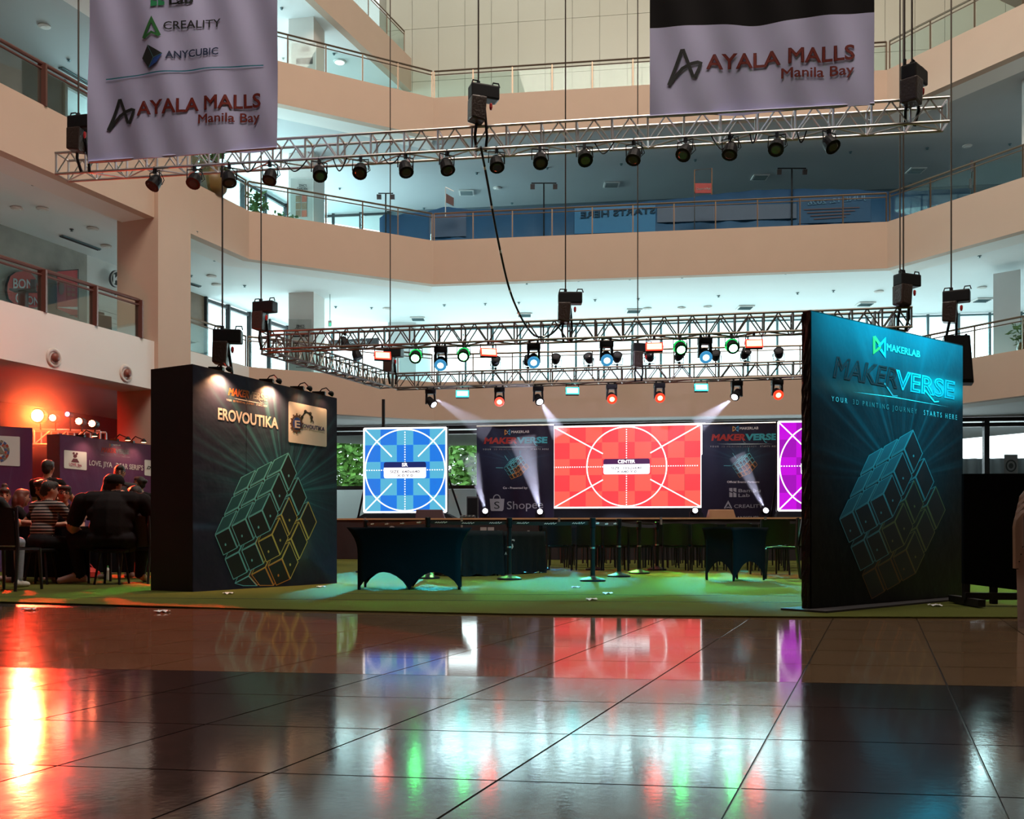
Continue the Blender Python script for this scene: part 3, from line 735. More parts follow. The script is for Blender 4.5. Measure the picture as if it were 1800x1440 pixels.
M_neon_r = mat('red_neon_print', (.65, .07, .06), .5); M_neon_o = mat('orange_neon_print', (.75, .22, .05), .5); M_neon_b = mat('cyan_neon_print', (.10, .62, .72), .5); M_neon_d = mat('steel_neon_print', (.22, .26, .28), .5)
M_neon_rd = mat('dark_red_neon_print', (.30, .035, .04), .5)
M_tag = mat('tagline_print', (.55, .55, .56), .5); M_tag_d = mat('dim_tagline_print', (.22, .20, .20), .5)
def makerverse(pl, x0, y0, x1, y1, h0, h1, parent, out=.035, mr=M_neon_r, mb=M_neon_b):
    """Angular outlined display lettering in two colours."""
    f = .515; xm, ym = x0+(x1-x0)*f, y0+(y1-y0)*f; hm = h0+(h1-h0)*f
    text(pl, 'MAKER', (x0, y0), (xm+h0*.10, ym), h0, mr, parent, bold=.035, outline=out, shear=.18, h1=hm)
    text(pl, 'VERSE', (xm-h0*.02, ym), (x1, y1), hm, mb, parent, bold=.035, outline=out, shear=.05, h1=h1)
    A = Art(pl, .008); A.ribbon([(xm-h0*.55, ym-h0*.25), (xm-h0*.12, ym+hm*.42), (xm+h0*.10, ym+hm*.42)], max(.8, h0*.06)); A.done('emblem', mb if mb is not M_neon_b else M_neon_d, parent)
    A = Art(pl, .008); xr, yr = x0+(x1-x0)*.80, y0+(y1-y0)*.80; A.ribbon([(xr-h1*.3, yr-h1*.25), (xr+h1*.25, yr+h1*.42), (xr+h1*.5, yr+h1*.40)], max(.8, h1*.07)); A.done('emblem', mb, parent)
TAG1, TAG2, TAG3 = 'YOUR', '3D PRINTING JOURNEY', 'STARTS HERE'
def tagline(pl, x0, y0, x1, y1, h, parent, a=M_tag, b=M_tag_d, c=M_tag, sp=1.7):
    def L(f): return (x0+(x1-x0)*f, y0+(y1-y0)*f)
    text(pl, TAG1, L(0), L(.125), h, a, parent, .004, spacing=sp); text(pl, TAG2, L(.17), L(.68), h, b, parent, .004, spacing=sp); text(pl, TAG3, L(.735), L(1), h, c, parent, .004, spacing=sp)

def slab(pl, W, Hh, th, m, parent, name, z0=0.):
    return MB().hexa([pl.P(0, z0, 0), pl.P(W, z0, 0), pl.P(W, z0, -th), pl.P(0, z0, -th)], [pl.P(0, Hh, 0), pl.P(W, Hh, 0), pl.P(W, Hh, -th), pl.P(0, Hh, -th)]).build(name, m, parent)

# right hand event panel
a = gnd(1425, 1077); b = pt(1692, 942, 9.72); b.z = 0; PR = Plane(a, b); HR = PR.uv(1425, 545)[1]; HR2 = PR.uv(1692, 607)[1]
HH = (HR+HR2)/2
t = thing('event_signboard', 'tall freestanding event panel washed in cyan light, showing the whole neon cube', 'sign panel', PR.P(PR.W/2, 0, 0))
MB().hexa([PR.P(0, .03, 0), PR.P(PR.W, .03, 0), PR.P(PR.W, .03, -.075), PR.P(0, .03, -.075)], [PR.P(0, HR, 0), PR.P(PR.W, HR2, 0), PR.P(PR.W, HR2, -.075), PR.P(0, HR, -.075)]).build('frame', M_black, t)
mpr = printmat('event_print', (.003, .004, .006), [(.55, .42, .34, .22, (.0, .035, .045)), (.60, .40, .10, .08, (.02, .10, .11)), (.86, .81, .16, .035, (.02, .28, .30)), (.3, .76, .22, .025, (.14, .03, .02)), (.5, 1.02, 1.2, .20, (.004, .07, .09))], (.55, .45, .42, .42, (.02, .13, .16), 9.0))  # the last glow puts the cyan wash at the top into the print
bq = MB(); bq.v = []
o = sheet(PR, .004, PR.W-.004, .04, HH-.01, .004, mpr, t, nu=12, nv=12)
for v in o.data.vertices:                                           # the print follows the panel's own top edge
    u = (v.co-PR.O).dot(PR.e)/PR.W; top = HR+(HR2-HR)*u; v.co.z = .04+(v.co.z-.04)*(top-.05)/(HH-.05)
def zz(x, y): return (1380+x/2.526, 540+y/2.526)                    # enlarged view of the photo to its own rows and columns
cube_art(PR, zz(570, 525), (-205/2.526, 120/2.526), (-140/2.526, 297/2.526), (152/2.526, 375/2.526), t, [M_line_dim, mat('olive_line_print', (.20, .19, .07), .5), mat('rust_line_print', (.20, .09, .03), .5)], 1.2)
logo_hexes(PR, *zz(392, 122), 33, t, dx=.62, sk=.28)
text(PR, 'MAKERLAB', zz(448, 192), zz(596, 224), 12.5, mat('cyan_white_print', (.50, .72, .74), .5), t, .02, h1=11.5)
makerverse(PR, *zz(210, 308), *zz(748, 408), 36, 31, t, .03, M_neon_rd, M_neon_b)
tagline(PR, *zz(203, 417), *zz(760, 501), 9, t)
A = Art(PR, .006); A.poly([zz(300, 377), zz(480, 398), zz(730, 445), zz(480, 402)]); A.done('emblem', M_line_w, t)
t2 = thing('base_board', 'flat black board lying on the turf under the cyan lit panel', 'board', PR.P(PR.W/2, .014, 0))
MB().hexa([PR.P(-.12, .014, .22), PR.P(PR.W*.97, .014, .16), PR.P(PR.W*.97, .014, -.35), PR.P(-.12, .014, -.2)], [PR.P(-.12, .03, .22), PR.P(PR.W*.97, .03, .16), PR.P(PR.W*.97, .03, -.35), PR.P(-.12, .03, -.2)]).build('board', M_dark, t2)
# crinkled black wrapping on the narrow side of the panel
b = MB(); random.seed(3)
b.grid(lambda u, v: PR.P(-.006-.01*random.random(), .03+v*(HR-.05), -.078+u*.08), 5, 46); b.build('wrapping', mat('crinkled_black_film', (.02, .012, .012), .22), t)

# booth with the warm lit panel
a = gnd(338, 1043); b = pt(592, 942, 12.74); b.z = 0; PB = Plane(a, b)
hb0, hb1 = PB.uv(338, 640)[1], PB.uv(592, 700)[1]; HB = (hb0+hb1)/2
t = thing('exhibition_booth', 'deep dark booth wall with warm lamps, a robotics logo card and a cropped neon cube', 'sign panel', PB.P(PB.W/2, 0, -.3))
MB().hexa([PB.P(0, 0, 0), PB.P(PB.W, 0, 0), PB.P(PB.W, 0, -.67), PB.P(0, 0, -.67)], [PB.P(0, hb0, 0), PB.P(PB.W, hb1, 0), PB.P(PB.W, hb1, -.67), PB.P(0, hb0, -.67)]).build('box', mat('dark_plum_fabric', (.030, .012, .016), .6), t)
mpb = printmat('booth_print', (.022, .025, .055), [(.58, .42, .30, .22, (.0, .075, .10)), (.56, .40, .12, .08, (.01, .38, .42)), (.68, .24, .08, .10, (.12, .13, .03)), (.4, .2, .12, .04, (.0, .12, .15)), (.05, .29, .12, .015, (.02, .05, .10))], (.60, .47, .36, .34, (.09, .62, .74), 10.0))
nb = 3
for k in range(nb):
    o = sheet(PB, PB.W*k/nb+.003, PB.W*(k+1)/nb-.003, .01, HB-.01, .004, mpb, t, nu=4, nv=8)
    uvl = o.data.uv_layers['print'].data
    for d in uvl: d.uv = ((d.uv[0]+k)/nb, d.uv[1])
    for v in o.data.vertices:
        u = (v.co-PB.O).dot(PB.e)/PB.W; top = hb0+(hb1-hb0)*u; v.co.z = .01+(v.co.z-.01)*(top-.02)/(HB-.02)
def zb(x, y): return (250+x/3.273, 620+y/3.273)
k = 1/3.273
cube_art(PB, zb(845, 553), (-285*k, 150*k), (-160*k, 347*k), (172*k, 420*k), t, [M_line_t, M_line_y, M_line_o], 1.3, ymax=1030)
W_ = M_print_w
text(PB, 'EROVOUTIKA', zb(433, 382), zb(780, 438), 20.5, W_, t, .03, h1=19)
makerverse(PB, *zb(492, 243), *zb(716, 277), 12.5, 12, t, .03, M_neon_o, M_neon_d)
tagline(PB, *zb(482, 277), *zb(716, 314), 3.4, t, M_tag, mat('orange_tagline_print', (.6, .3, .1), .5), M_tag)
A = Art(PB, .006); A.poly([zb(520, 262), zb(600, 274), zb(700, 296), zb(600, 280)]); A.done('emblem', M_print_w, t)
def rounded(pl, pts, r, off, m, parent, name):
    pts = [Vector(p) for p in pts]; out = []; n = len(pts)
    for i in range(n):
        p, a, c = pts[i], pts[i-1], pts[(i+1) % n]; d1 = (a-p).normalized()*r; d2 = (c-p).normalized()*r
        for s in (0, .33, .67, 1): out.append(p+d1*(1-s)**2+d2*s**2)
    A = Art(pl, off); A.poly(out); return A.done(name, m, parent)
mcard = printmat('card_print', (.62, .60, .58), [(.9, .8, .5, .5, (.0, .14, .16))])
q = [zb(838, 279), zb(838, 515), zb(1058, 544), zb(1058, 325)]
o = rounded(PB, q, 3, .010, mat('card_white', (.72, .72, .70), .5), t, 'logo_card')
A = Art(PB, .014); c0 = zb(884, 408); A.ring(c0, 8.6, 13.2, 3.2, 40)
for i in range(12):
    an = 2*PI*i/12; A.ribbon([(c0[0]+9.5*math.cos(an), c0[1]+14*math.sin(an)), (c0[0]+12*math.cos(an), c0[1]+18*math.sin(an))], 2.6)
A.done('gear_emblem', mat('brown_print', (.10, .06, .05), .5), o)
A = Art(PB, .016); A.disc(c0, 7, 10.6); A.done('gear_emblem', mat('royal_blue_print', (.02, .06, .30), .5), o)
text(PB, 'E', (c0[0]-4.0, c0[1]+7), (c0[0]+5.5, c0[1]+8), 13, W_, o, .03, off=.019)
text(PB, 'ROVOUTIKA', zb(908, 430), zb(1045, 452), 7.2, mat('navy_print', (.02, .04, .20), .5), o, .025, off=.014)
text(PB, 'Robotics and Automation Solutions', zb(920, 441), zb(1045, 466), 2.4, M_ink, o, 0, off=.014)
A = Art(PB, .014); arm = [zb(912, 390), zb(915, 372), zb(934, 340), zb(962, 352), zb(970, 374), zb(972, 392)]
A.ribbon(arm, 2.6)
for p in arm[1:5]: A.ring(p, 1.8, 2.6, 1.3, 16)
A.ribbon([zb(964, 404), zb(966, 394), zb(978, 394), zb(982, 404)], 1.2); A.done('robot_arm_emblem', M_ink, o)
# lamps clipped to the top of the booth
def arm_lamp(px, py, lab, power, on=True):
    u, v = PB.uv(px, py); top = hb0+(hb1-hb0)*u/PB.W; p = PB.P(u, top, -.05)
    t = thing('arm_lamp', lab, 'lamp', p, 'arm lamps along the booth top')
    MB().box(p+Vector((0, 0, .02)), (.16, .08, .04)).build('clamp', M_black, t)
    MB().tube([p+Vector((0, 0, .03)), p+Vector((0, 0, .07))+PB.n*.05, p+Vector((0, 0, .08))+PB.n*.12, p+Vector((0, 0, .02))+PB.n*.19], .007, 6).build('arm', M_black, t)
    h = p+Vector((0, 0, .0))+PB.n*.20
    MB().lathe([(.018, .03), (.033, .015), (.038, -.015), (.034, -.018)], 12, h, R=rot(z=math.atan2(PB.n.y, PB.n.x)) @ rot(y=.75)).build('head', M_black, t)
    MB().lathe([(.032, -.019), (.02, -.022)], 12, h, R=rot(z=math.atan2(PB.n.y, PB.n.x)) @ rot(y=.75)).build('lens', emis('warm_lamp_lens', (1, .62, .30), 6 if on else 1), t)
    if on: spot('arm_lamp_light', h-Vector((0, 0, .05))-PB.n*.04, PB.P(u, top-.26, 0), power, (1, .46, .20), 130, 1.0, .02)
arm_lamp(386, 652, 'small arm lamp at the near end of the booth top, warm and bright', 110)
arm_lamp(474, 668, 'small arm lamp above the booth lettering, warm and bright', 110)
arm_lamp(528, 684, 'small arm lamp just before the logo card, its cable looped', 5)
arm_lamp(566, 694, 'small arm lamp at the far end of the booth top above the logo card', 2.5)
# ------------------------------------------------------------------ backdrop banners on the stage
mps = printmat('backdrop_print', (.018, .014, .030), [(.55, .62, .20, .14, (.01, .05, .07)), (.1, .8, .4, .4, (.004, .012, .03))], (.52, .62, .3, .3, (.02, .09, .13), 8.0))
def backdrop(label, x0, x1, y0, y1, D0, D1):
    pl = Plane(pt(x0, YH, D0), pt(x1, YH, D1)); z1 = pl.uv((x0+x1)/2, (y0+y1)/2)[1]
    t = thing('backdrop_banner', label, 'banner', pl.P(pl.W/2, SZ-.03, 0), 'stage backdrops')
    pl.disp = lambda u, v: .02*math.sin(u*4.1+.6)+.012*math.sin(u*9+v*1.2)
    sheet(pl, 0, pl.W, SZ-.02, z1, 0, mps, t, 'fabric', 24, 12)
    bar('pole', pl.P(0, z1+.02, 0), pl.P(pl.W, z1+.02, 0), .03, M_alu, t)
    for u in (.03, pl.W-.03): bar('pole', pl.P(u, SZ-.03, -.06), pl.P(u, z1, -.06), .025, M_alu, t)
    return t, pl
def back_art(t, pl, ox, oy, sx):
    def q(x, y): return (ox+x*sx, oy+y*sx)        # columns and rows of the first backdrop
    logo_hexes(pl, *q(57.5, 15), 9.5*sx, t, .014)
    text(pl, 'MAKERLAB', q(69, 21.5), q(100.5, 21), 4.4*sx, M_print_w, t, .01, off=.014)
    makerverse(pl, *q(21, 40), *q(132, 38.5), 10.5*sx, 10.5*sx, t, .05)
    tagline(pl, *q(19, 51.5), *q(134, 51), 2.7*sx, t)
    A = Art(pl, .014); A.poly([q(30, 46), q(76, 45.2), q(125, 46), q(76, 46.6)]); A.done('emblem', M_line_w, t)
    cube_art(pl, q(86, 60), (-18*sx, 7*sx), (-13.5*sx, 15.5*sx), (14*sx, 21*sx), t, [M_line_t, M_line_o, M_line_o], .55*sx, off=.010)
    A = Art(pl, .012); A.ribbon([q(42, 82.5), q(54, 82.5)], .7); A.ribbon([q(57, 61), q(63, 70)], .7); A.ribbon([q(84, 52), q(84, 59)], .6); A.done('cube_outline', M_line_t, t)
t, pl = backdrop('black stage backdrop showing a shopping bag logo', 838, 973.5, 751, 748.5, 30.4, 30.0)
back_art(t, pl, 830, 740, 1.0)
text(pl, 'Co - Presented by:', (884, 859.5), (927.5, 859.5), 3.7, M_print_w, t, .03, off=.014)
text(pl, 'Shopee', (891, 895.5), (955, 893.5), 14.5, M_print_grey, t, .0, off=.014)
A = Art(pl, .012); A.poly([(861, 877), (886.5, 877), (885, 896), (883, 898.5), (864, 898.5), (862.5, 896)])
A.ribbon([(867.5, 877), (868.5, 873), (871, 870.6), (873.5, 870), (876, 870.6), (878.5, 873), (879.5, 877)], 1.7); A.done('emblem', M_print_grey, t)
text(pl, 'S', (869, 894.5), (878.5, 894.5), 13.2, M_ink, t, 0, off=.018)
t, pl = backdrop('black stage backdrop listing the event partners', 1233, 1368, 747, 744.5, 29.4, 29.0)
back_art(t, pl, 1228.5, 733, 1.04)
text(pl, 'Official Events Partners:', (1278, 849), (1335, 849), 3.6, M_print_w, t, .03, off=.014)
A = Art(pl, .012)
for q in ([(1282, 858), (1287.5, 858), (1287.5, 865), (1282, 863)], [(1289, 858), (1294.5, 858), (1294.5, 865.5), (1289, 863)], [(1282, 865), (1287.5, 867), (1287.5, 874), (1282, 874)], [(1289, 865), (1294.5, 867.5), (1294.5, 874), (1289, 874)]): A.poly(q)
A.done('emblem', M_print_grey, t)
text(pl, 'Bambu', (1298, 865.5), (1337, 865), 6.0, M_print_grey, t, .02, off=.014); text(pl, 'Lab', (1298, 873.8), (1318, 873.6), 6.0, M_print_grey, t, .02, off=.014)
A = Art(pl, .012); A.ribbon([(1273.5, 894), (1280, 882.5), (1286, 894)], 2.6); A.ribbon([(1277, 893), (1280, 891.5), (1283, 893)], 1.6); A.done('emblem', M_print_grey, t)
text(pl, 'CREALITY', (1290.5, 893), (1341, 892.5), 6.2, M_print_grey, t, .01, off=.014)
text(pl, 'ANYCUBIC', (1295, 913), (1339, 912.5), 5.5, M_print_grey, t, .01, off=.014)
# black cloth behind and beside the screens
for k, (x0, x1, y, D, lab) in enumerate([(968, 1240, 742, 30.9, 'black masking drape behind the central LED wall'), (1362, 1560, 742, 29.3, 'black masking drape behind the purple LED wall')]):
    pl = Plane(pt(x0, YH, D), pt(x1, YH, D-1.0)); z1 = pl.uv((x0+x1)/2, y+6)[1]
    t = thing('masking_drape', lab, 'drape', pl.P(pl.W/2, SZ-.03, 0)); pl.disp = lambda u, v: .05*math.sin(u*12)
    MB().grid(lambda u, v: pl.P(u*pl.W, SZ-.03+v*(z1-SZ), 0), 60, 2).build('cloth', M_cloth, t, smooth=True)
    bar('pole', pl.P(0, z1, 0), pl.P(pl.W, z1, 0), .03, M_alu, t)

# ------------------------------------------------------------------ the two hanging banners
M_ban = mat('lilac_white_banner_cloth', (.60, .60, .92), .6, var=.02); M_ban_k = mat('black_banner_cloth', (.008, .007, .009), .8, spec=.15)  # purple light on the white cloth is put into its colour
def folds(a, s):
    return lambda u, v: a*(.5*math.sin(2.2*u+.35*v+s)+.35*math.sin(5.1*u-.9*v+s*2)+.22*math.sin(8.3*u+2.6*v))
def hang_banner(label, x0, y0, x1, y1, D0, D1, dark_y=None, xtop=None):
    pl = Plane(pt(x0, YH, D0), pt(x1, YH, D1)); a0 = pl.uv(x0, y0)[1]; a1 = pl.uv(x1, y1)[1]
    zt = 12.4; pl.disp = folds(.07, x0*.01)
    t = thing('hanging_banner', label, 'banner', pl.P(pl.W/2, a0, 0), 'hanging banners')
    def zb_(u): return a0+(a1-a0)*u
    zs = None
    if dark_y:
        c0, c1 = pl.uv(x0, dark_y[0])[1], pl.uv(x1, dark_y[1])[1]
        zs = lambda u: c0+(c1-c0)*u+.03*math.sin(u*9)
        MB().grid(lambda u, v: pl.P(u*pl.W, zs(u)+(zt-zs(u))*v, 0), 60, 24).build('black_cloth', M_ban_k, t, smooth=True)
    topf = zs or (lambda u: zt)
    MB().grid(lambda u, v: pl.P(u*pl.W-(.08*(1-v) if u < .5 and not dark_y else 0), zb_(u)+(topf(u)-zb_(u))*v, 0), 70, 60).build('white_cloth', M_ban, t, smooth=True)
    for u in (.02, .98): bar('cord', pl.P(u*pl.W, zt-.02, 0), pl.P(u*pl.W, 30.8, 0), .012, M_alu, t, 6)
    bar('rod', pl.P(0, zt, 0), pl.P(pl.W, zt, 0), .025, M_alu, t); bar('hem_bar', pl.P(-.05, a0+.03, .0), pl.P(pl.W, a1+.03, 0), .022, M_ban, t)
    return t, pl
def mall_mark(pl, t, q, A0):
    """Open looped letter, drawn as one thick pen stroke."""
    A = Art(pl, .012); A.ribbon([q(3, 58), q(14, 30), q(24, 3), q(27, 3), q(36, 28), q(42, 46), q(46, 47), q(53, 33), q(55, 26), q(50, 24), q(38, 26), q(25, 32), q(12, 46), q(4, 58)], A0); A.done('emblem', M_ink, t)
t, pl = hang_banner('white hanging banner listing partner logos above the mall name', 160, 286, 487, 263, 17.0, 16.5)
def zl(x, y): return (x/3.6, y/3.6)
mall_mark(pl, t, lambda x, y: (185+x*.93, 174+y*.93-x*.06), 5.5)
text(pl, 'AYALA MALLS', zl(872, 735), zl(1645, 670), 25, M_red_print, t, .022, off=.012, h1=25)
text(pl, 'Manila Bay', zl(1258, 785), zl(1638, 760), 16.5, M_red_print, t, .014, off=.012)
A = Art(pl, .012); A.ribbon([zl(663, 497), zl(860, 480), zl(1070, 460), zl(1300, 437), zl(1500, 420), zl(1660, 404)], 2.0); A.done('rule', mat('teal_print', (.01, .22, .33), .6), t)
text(pl, 'CREALITY', zl(1045, 197), zl(1395, 165), 14.5, M_ink, t, .008, off=.012)
A = Art(pl, .012); A.ribbon([zl(915, 250), zl(970, 132), zl(1022, 238)], 6.0); A.ribbon([zl(925, 246), zl(970, 215), zl(1015, 236)], 4); A.done('emblem', mat('green_print', (.03, .20, .05), .6), t)
text(pl, 'ANYCUBIC', zl(1058, 378), zl(1382, 344), 13.0, mat('navy_banner_print', (.02, .04, .12), .6), t, .015, off=.012)
A = Art(pl, .012); A.poly([zl(903, 373), zl(945, 293), zl(1042, 350), zl(985, 400), zl(950, 440)]); A.done('emblem', M_ink, t)
A = Art(pl, .016); A.poly([zl(1042, 350), zl(985, 378), zl(950, 440), zl(1008, 405)]); A.done('emblem', mat('cobalt_print', (.02, .08, .40), .6), t)
A = Art(pl, .019); A.ribbon([zl(945, 293), zl(985, 376), zl(950, 440)], .8); A.ribbon([zl(985, 378), zl(1042, 350)], .8); A.done('emblem', M_line_dim, t)
text(pl, 'Lab', zl(1080, 40), zl(1225, 24), 14, M_ink, t, .03, off=.012); text(pl, 'Bambu', zl(1080, -15), zl(1330, -38), 14, M_ink, t, .03, off=.012)
A = Art(pl, .012)
for q in ([(963, -30), (1004, -33), (1004, 10), (963, 0)], [(1010, -34), (1051, -37), (1051, 12), (1010, 0)], [(963, 10), (1004, 20), (1004, 46), (963, 50)], [(1010, 8), (1051, 20), (1051, 42), (1010, 46)]): A.poly([zl(*p) for p in q])
A.done('emblem', mat('leaf_green_print', (.02, .30, .12), .6), t)
t, pl = hang_banner('white hanging banner with a broad black band above the mall name', 1142, 209, 1536, 187, 15.7, 15.4, (52, 25))
mall_mark(pl, t, lambda x, y: (1172+x*1.08, 88+y*1.08-x*.06), 5.8)
def zr(x, y): return (800+x/3.6, y/3.6)
def zr2(x, y): return (1300+x/3.6, y/3.6)
text(pl, 'AYALA MALLS', zr(1588, 440), zr2(725, 382), 27, M_red_print, t, .022, off=.012)
text(pl, 'Manila Bay', zr2(262, 500), zr2(720, 478), 18, M_red_print, t, .014, off=.012)

# ------------------------------------------------------------------ trusses
def truss(label, c0, c1, size, bays, parent_loc=None, m=M_alu, r=.026):
    """Square box truss: c0 and c1 are the ends of the front upper chord; depth runs away from the hall."""
    c0, c1 = Vector(c0), Vector(c1); e = (c1-c0).normalized(); up = Vector((0, 0, 1)); bk = up.cross(e).normalized()
    if bk.y < 0 and abs(e.x) > .7: bk = -bk
    if abs(e.x) <= .7 and bk.x > 0: bk = -bk
    t = thing('box_truss', label, 'truss', (c0+c1)/2-up*size/2)
    L = (c1-c0).length; ch = [(0, 0), (size, 0), (0, -size), (size, -size)]
    Q = lambda s, b, z: c0+e*s+bk*b+up*z
    for b, z in ch: bar('chord', Q(0, b, z), Q(L, b, z), r, m, t, 8)
    d = L/bays
    for i in range(bays+1):
        s = min(max(i*d, .02), L-.02)
        for b in (0, size): bar('upright', Q(s, b, 0), Q(s, b, -size), r*.8, m, t, 6)
        for z in (0, -size): bar('crossbar', Q(s, 0, z), Q(s, size, z), r*.7, m, t, 6)
    for i in range(bays):
        for b in (0, size):
            bar('brace', Q(i*d+.03, b, -size), Q((i+.5)*d, b, 0), r*.58, m, t, 6); bar('brace', Q((i+.5)*d, b, 0), Q((i+1)*d-.03, b, -size), r*.58, m, t, 6)
        bar('brace', Q(i*d, 0 if i % 2 else size, -size), Q((i+1)*d, size if i % 2 else 0, -size), r*.58, m, t, 6)
        if i % 4 == 3: MB().box(Q((i+1)*d, size/2, -size/2), (.03, .03, .03)).build('coupler', m, t)
    return t
ZT = 7.95
TT0 = ptz(97, 269, ZT); TT1 = ptz(1669, 171, ZT)
truss('long silver lighting truss hung nearest, behind the two mall banners', TT0, TT1, .4, 26)
M_tr2 = mat('weathered_aluminium', (.17, .155, .14), .42, .85)  # darker aluminium for the stage rig
ZS = 5.30
F0, F1 = ptz(457, 583, ZS), ptz(1604, 540, ZS)
truss('front truss of the stage rig, above the long row of coloured lamps', F0, F1, .4, 24, m=M_tr2)
B0, B1 = ptz(690, 657, ZS-.05), ptz(1440, 634, ZS-.05)
truss('rear truss of the stage rig, low over the LED walls', B0, B1, .4, 18, m=M_tr2)
truss('side truss of the stage rig running back from its corner near the booth', F0+Vector((.25, .45, 0)), B0+Vector((.0, -.02, .0)), .4, 12, m=M_tr2)
t = thing('box_truss', 'short far side truss of the stage rig beyond the cyan lit panel', 'truss', F1)
p0, p1 = F1+Vector((-.2, .45, 0)), Vector((9.6, 26.5, ZS)); bk = Vector((-.4, 0, 0))
for b in (Vector((0, 0, 0)), bk):
    for z in (0, -.4): bar('chord', p0+b+Vector((0, 0, z)), p1+b+Vector((0, 0, z)), .026, M_tr2, t)
    for i in range(13):
        q = p0.lerp(p1, i/12)+b; bar('upright', q, q-Vector((0, 0, .4)), .02, M_tr2, t, 6)
        if i < 12: bar('brace', q-Vector((0, 0, .4)), p0.lerp(p1, (i+1)/12)+b, .013, M_tr2, t, 6)
# ------------------------------------------------------------------ lamps
def make_par(name, label, group, lens, up=False, rim=None):
    t = thing(name, label, 'stage light', (0, 0, 0), group); s = -1 if up else 1
    R = rot(x=.75*s) if not up else rot(x=2.3)
    c = Vector((0, 0, -.24*s))
    MB().lathe([(.03, -.15), (.085, -.13), (.115, -.06), (.125, .02), (.125, .09), (.135, .09), (.135, .11), (.11, .11)], 16, c, R=rot(x=PI-.6) if not up else rot(x=-.9)).build('can', M_blackp, t, smooth=False, world=False)
    if rim: MB().lathe([(.145, .095), (.145, .112), (.110, .114)], 16, c, R=rot(x=-.9)).build('lens_rim', rim, t, world=False)  # emitting ring added for the lamp colour around the lens
    MB().lathe([(.108, .1), (.07, .118)], 16, c, R=rot(x=PI-.6) if not up else rot(x=-.9)).build('lens', lens, t, world=False)
    MB().tube([c+Vector((-.145, 0, 0)), c+Vector((-.145, 0, .20*s)), c+Vector((.145, 0, .20*s)), c+Vector((.145, 0, 0))], .012, 6).build('yoke', M_black, t, world=False)
    MB().box((0, 0, -.02*s), (.05, .06, .10)).tube([(0, 0, .02*s), (0, 0, .05*s)], .035, 8).build('clamp', M_black, t, world=False)
    MB().tube([(.03, .02, -.02*s), (.14, .05, -.10*s), (.16, .09, -.2*s), (.05, .12, -.26*s)], .008, 5).build('power_cable', M_blackp, t, world=False)
    return t
M_lens = mat('unlit_lens', (.05, .05, .06), .12)
par = make_par('par_lamp', '', 'dark lamps on the long truss', M_lens)
PX = [(272, 318), (342, 313), (403, 309), (474, 302), (561, 300), (634, 294), (713, 288), (786, 283), (873, 276), (949, 270), (1027, 265), (1114, 269), (1205, 265), (1283, 261), (1366, 255), (1457, 253)]
e = (TT1-TT0).normalized(); first = True
for k, (x, y) in enumerate(PX):
    d = Vector(((x-CX)/F, 1, 0)); q = Vector((TT0.x, TT0.y, 0)); n = Vector((-e.y, e.x, 0)); s = (q.dot(n))/d.dot(n); s += .01
    p = Vector((d.x*s, s, ZT-.43)); lab = f'dark round lamp under the long silver truss, {nth(k)} from its banner end'
    rz = random.uniform(-.7, .7)
    if first: par.location = p; par.rotation_euler = (0, 0, rz); par['label'] = lab; first = False
    else: dup(par, p, (random.uniform(-.15, .15), 0, rz), label=lab)
# lamps standing over the rear truss and hanging on the side truss
par2 = make_par('par_lamp', '', 'grey lamps along the rear truss', M_lens, up=True); first = True
PX2 = [(871, 640), (928, 640), (977, 638), (1035, 636), (1085, 633), (1142, 634), (1194, 639), (1258, 629), (1310, 628), (1369, 628)]
def on_line(a, b, x, extra=0.):
    d = Vector(((x-CX)/F, 1, 0)); e = (b-a).normalized(); n = Vector((-e.y, e.x, 0)).normalized(); s = Vector((a.x, a.y, 0)).dot(n)/d.dot(n)+extra
    return Vector((d.x*s, s, 0))
for k, (x, y) in enumerate(PX2):
    p = on_line(B0, B1, x, .2); p.z = B0.z+.03+random.uniform(-.02, .03)
    lab = f'grey lamp standing on the rear truss, {nth(k)} from the blue screen side'
    if first: par2.location = p; par2.rotation_euler = (0, 0, PI+.2); par2['label'] = lab; first = False
    else: dup(par2, p, (0, 0, PI+random.uniform(-.5, .5)), label=lab)
for k, (x, y, D) in enumerate([(607, 603, 24.2), (630, 626, 26.0)]):
    dup(par, pt(x, y-18, D), (.2, 0, 1.2), label=['dark lamp tucked inside the side truss', 'grey lamp tilted upward beside the side truss'][k])
def lamp_pair(lst, name, labf, group, lens, rz=0):
    o = make_par(name, '', group, lens, rim=emis('green_rim', (.02, .8, .15), 1.0)); f = True
    for k, (x, y) in enumerate(lst):
        p = on_line(F0, F1, x, .2); p.z = ZS-.43
        if f: o.location = p; o.rotation_euler = (-.35, 0, rz); o['label'] = labf(k); f = False
        else: dup(o, p, (-.35, 0, rz), label=labf(k))
lamp_pair([(731, 620), (815, 617), (1195, 605), (1286, 601)], 'par_lamp', lambda k: f'round lamp glowing green under the front truss, {nth(k)} from the booth side', 'green lamps on the front truss', emis('green_lens', (.10, 1, .22), 55))
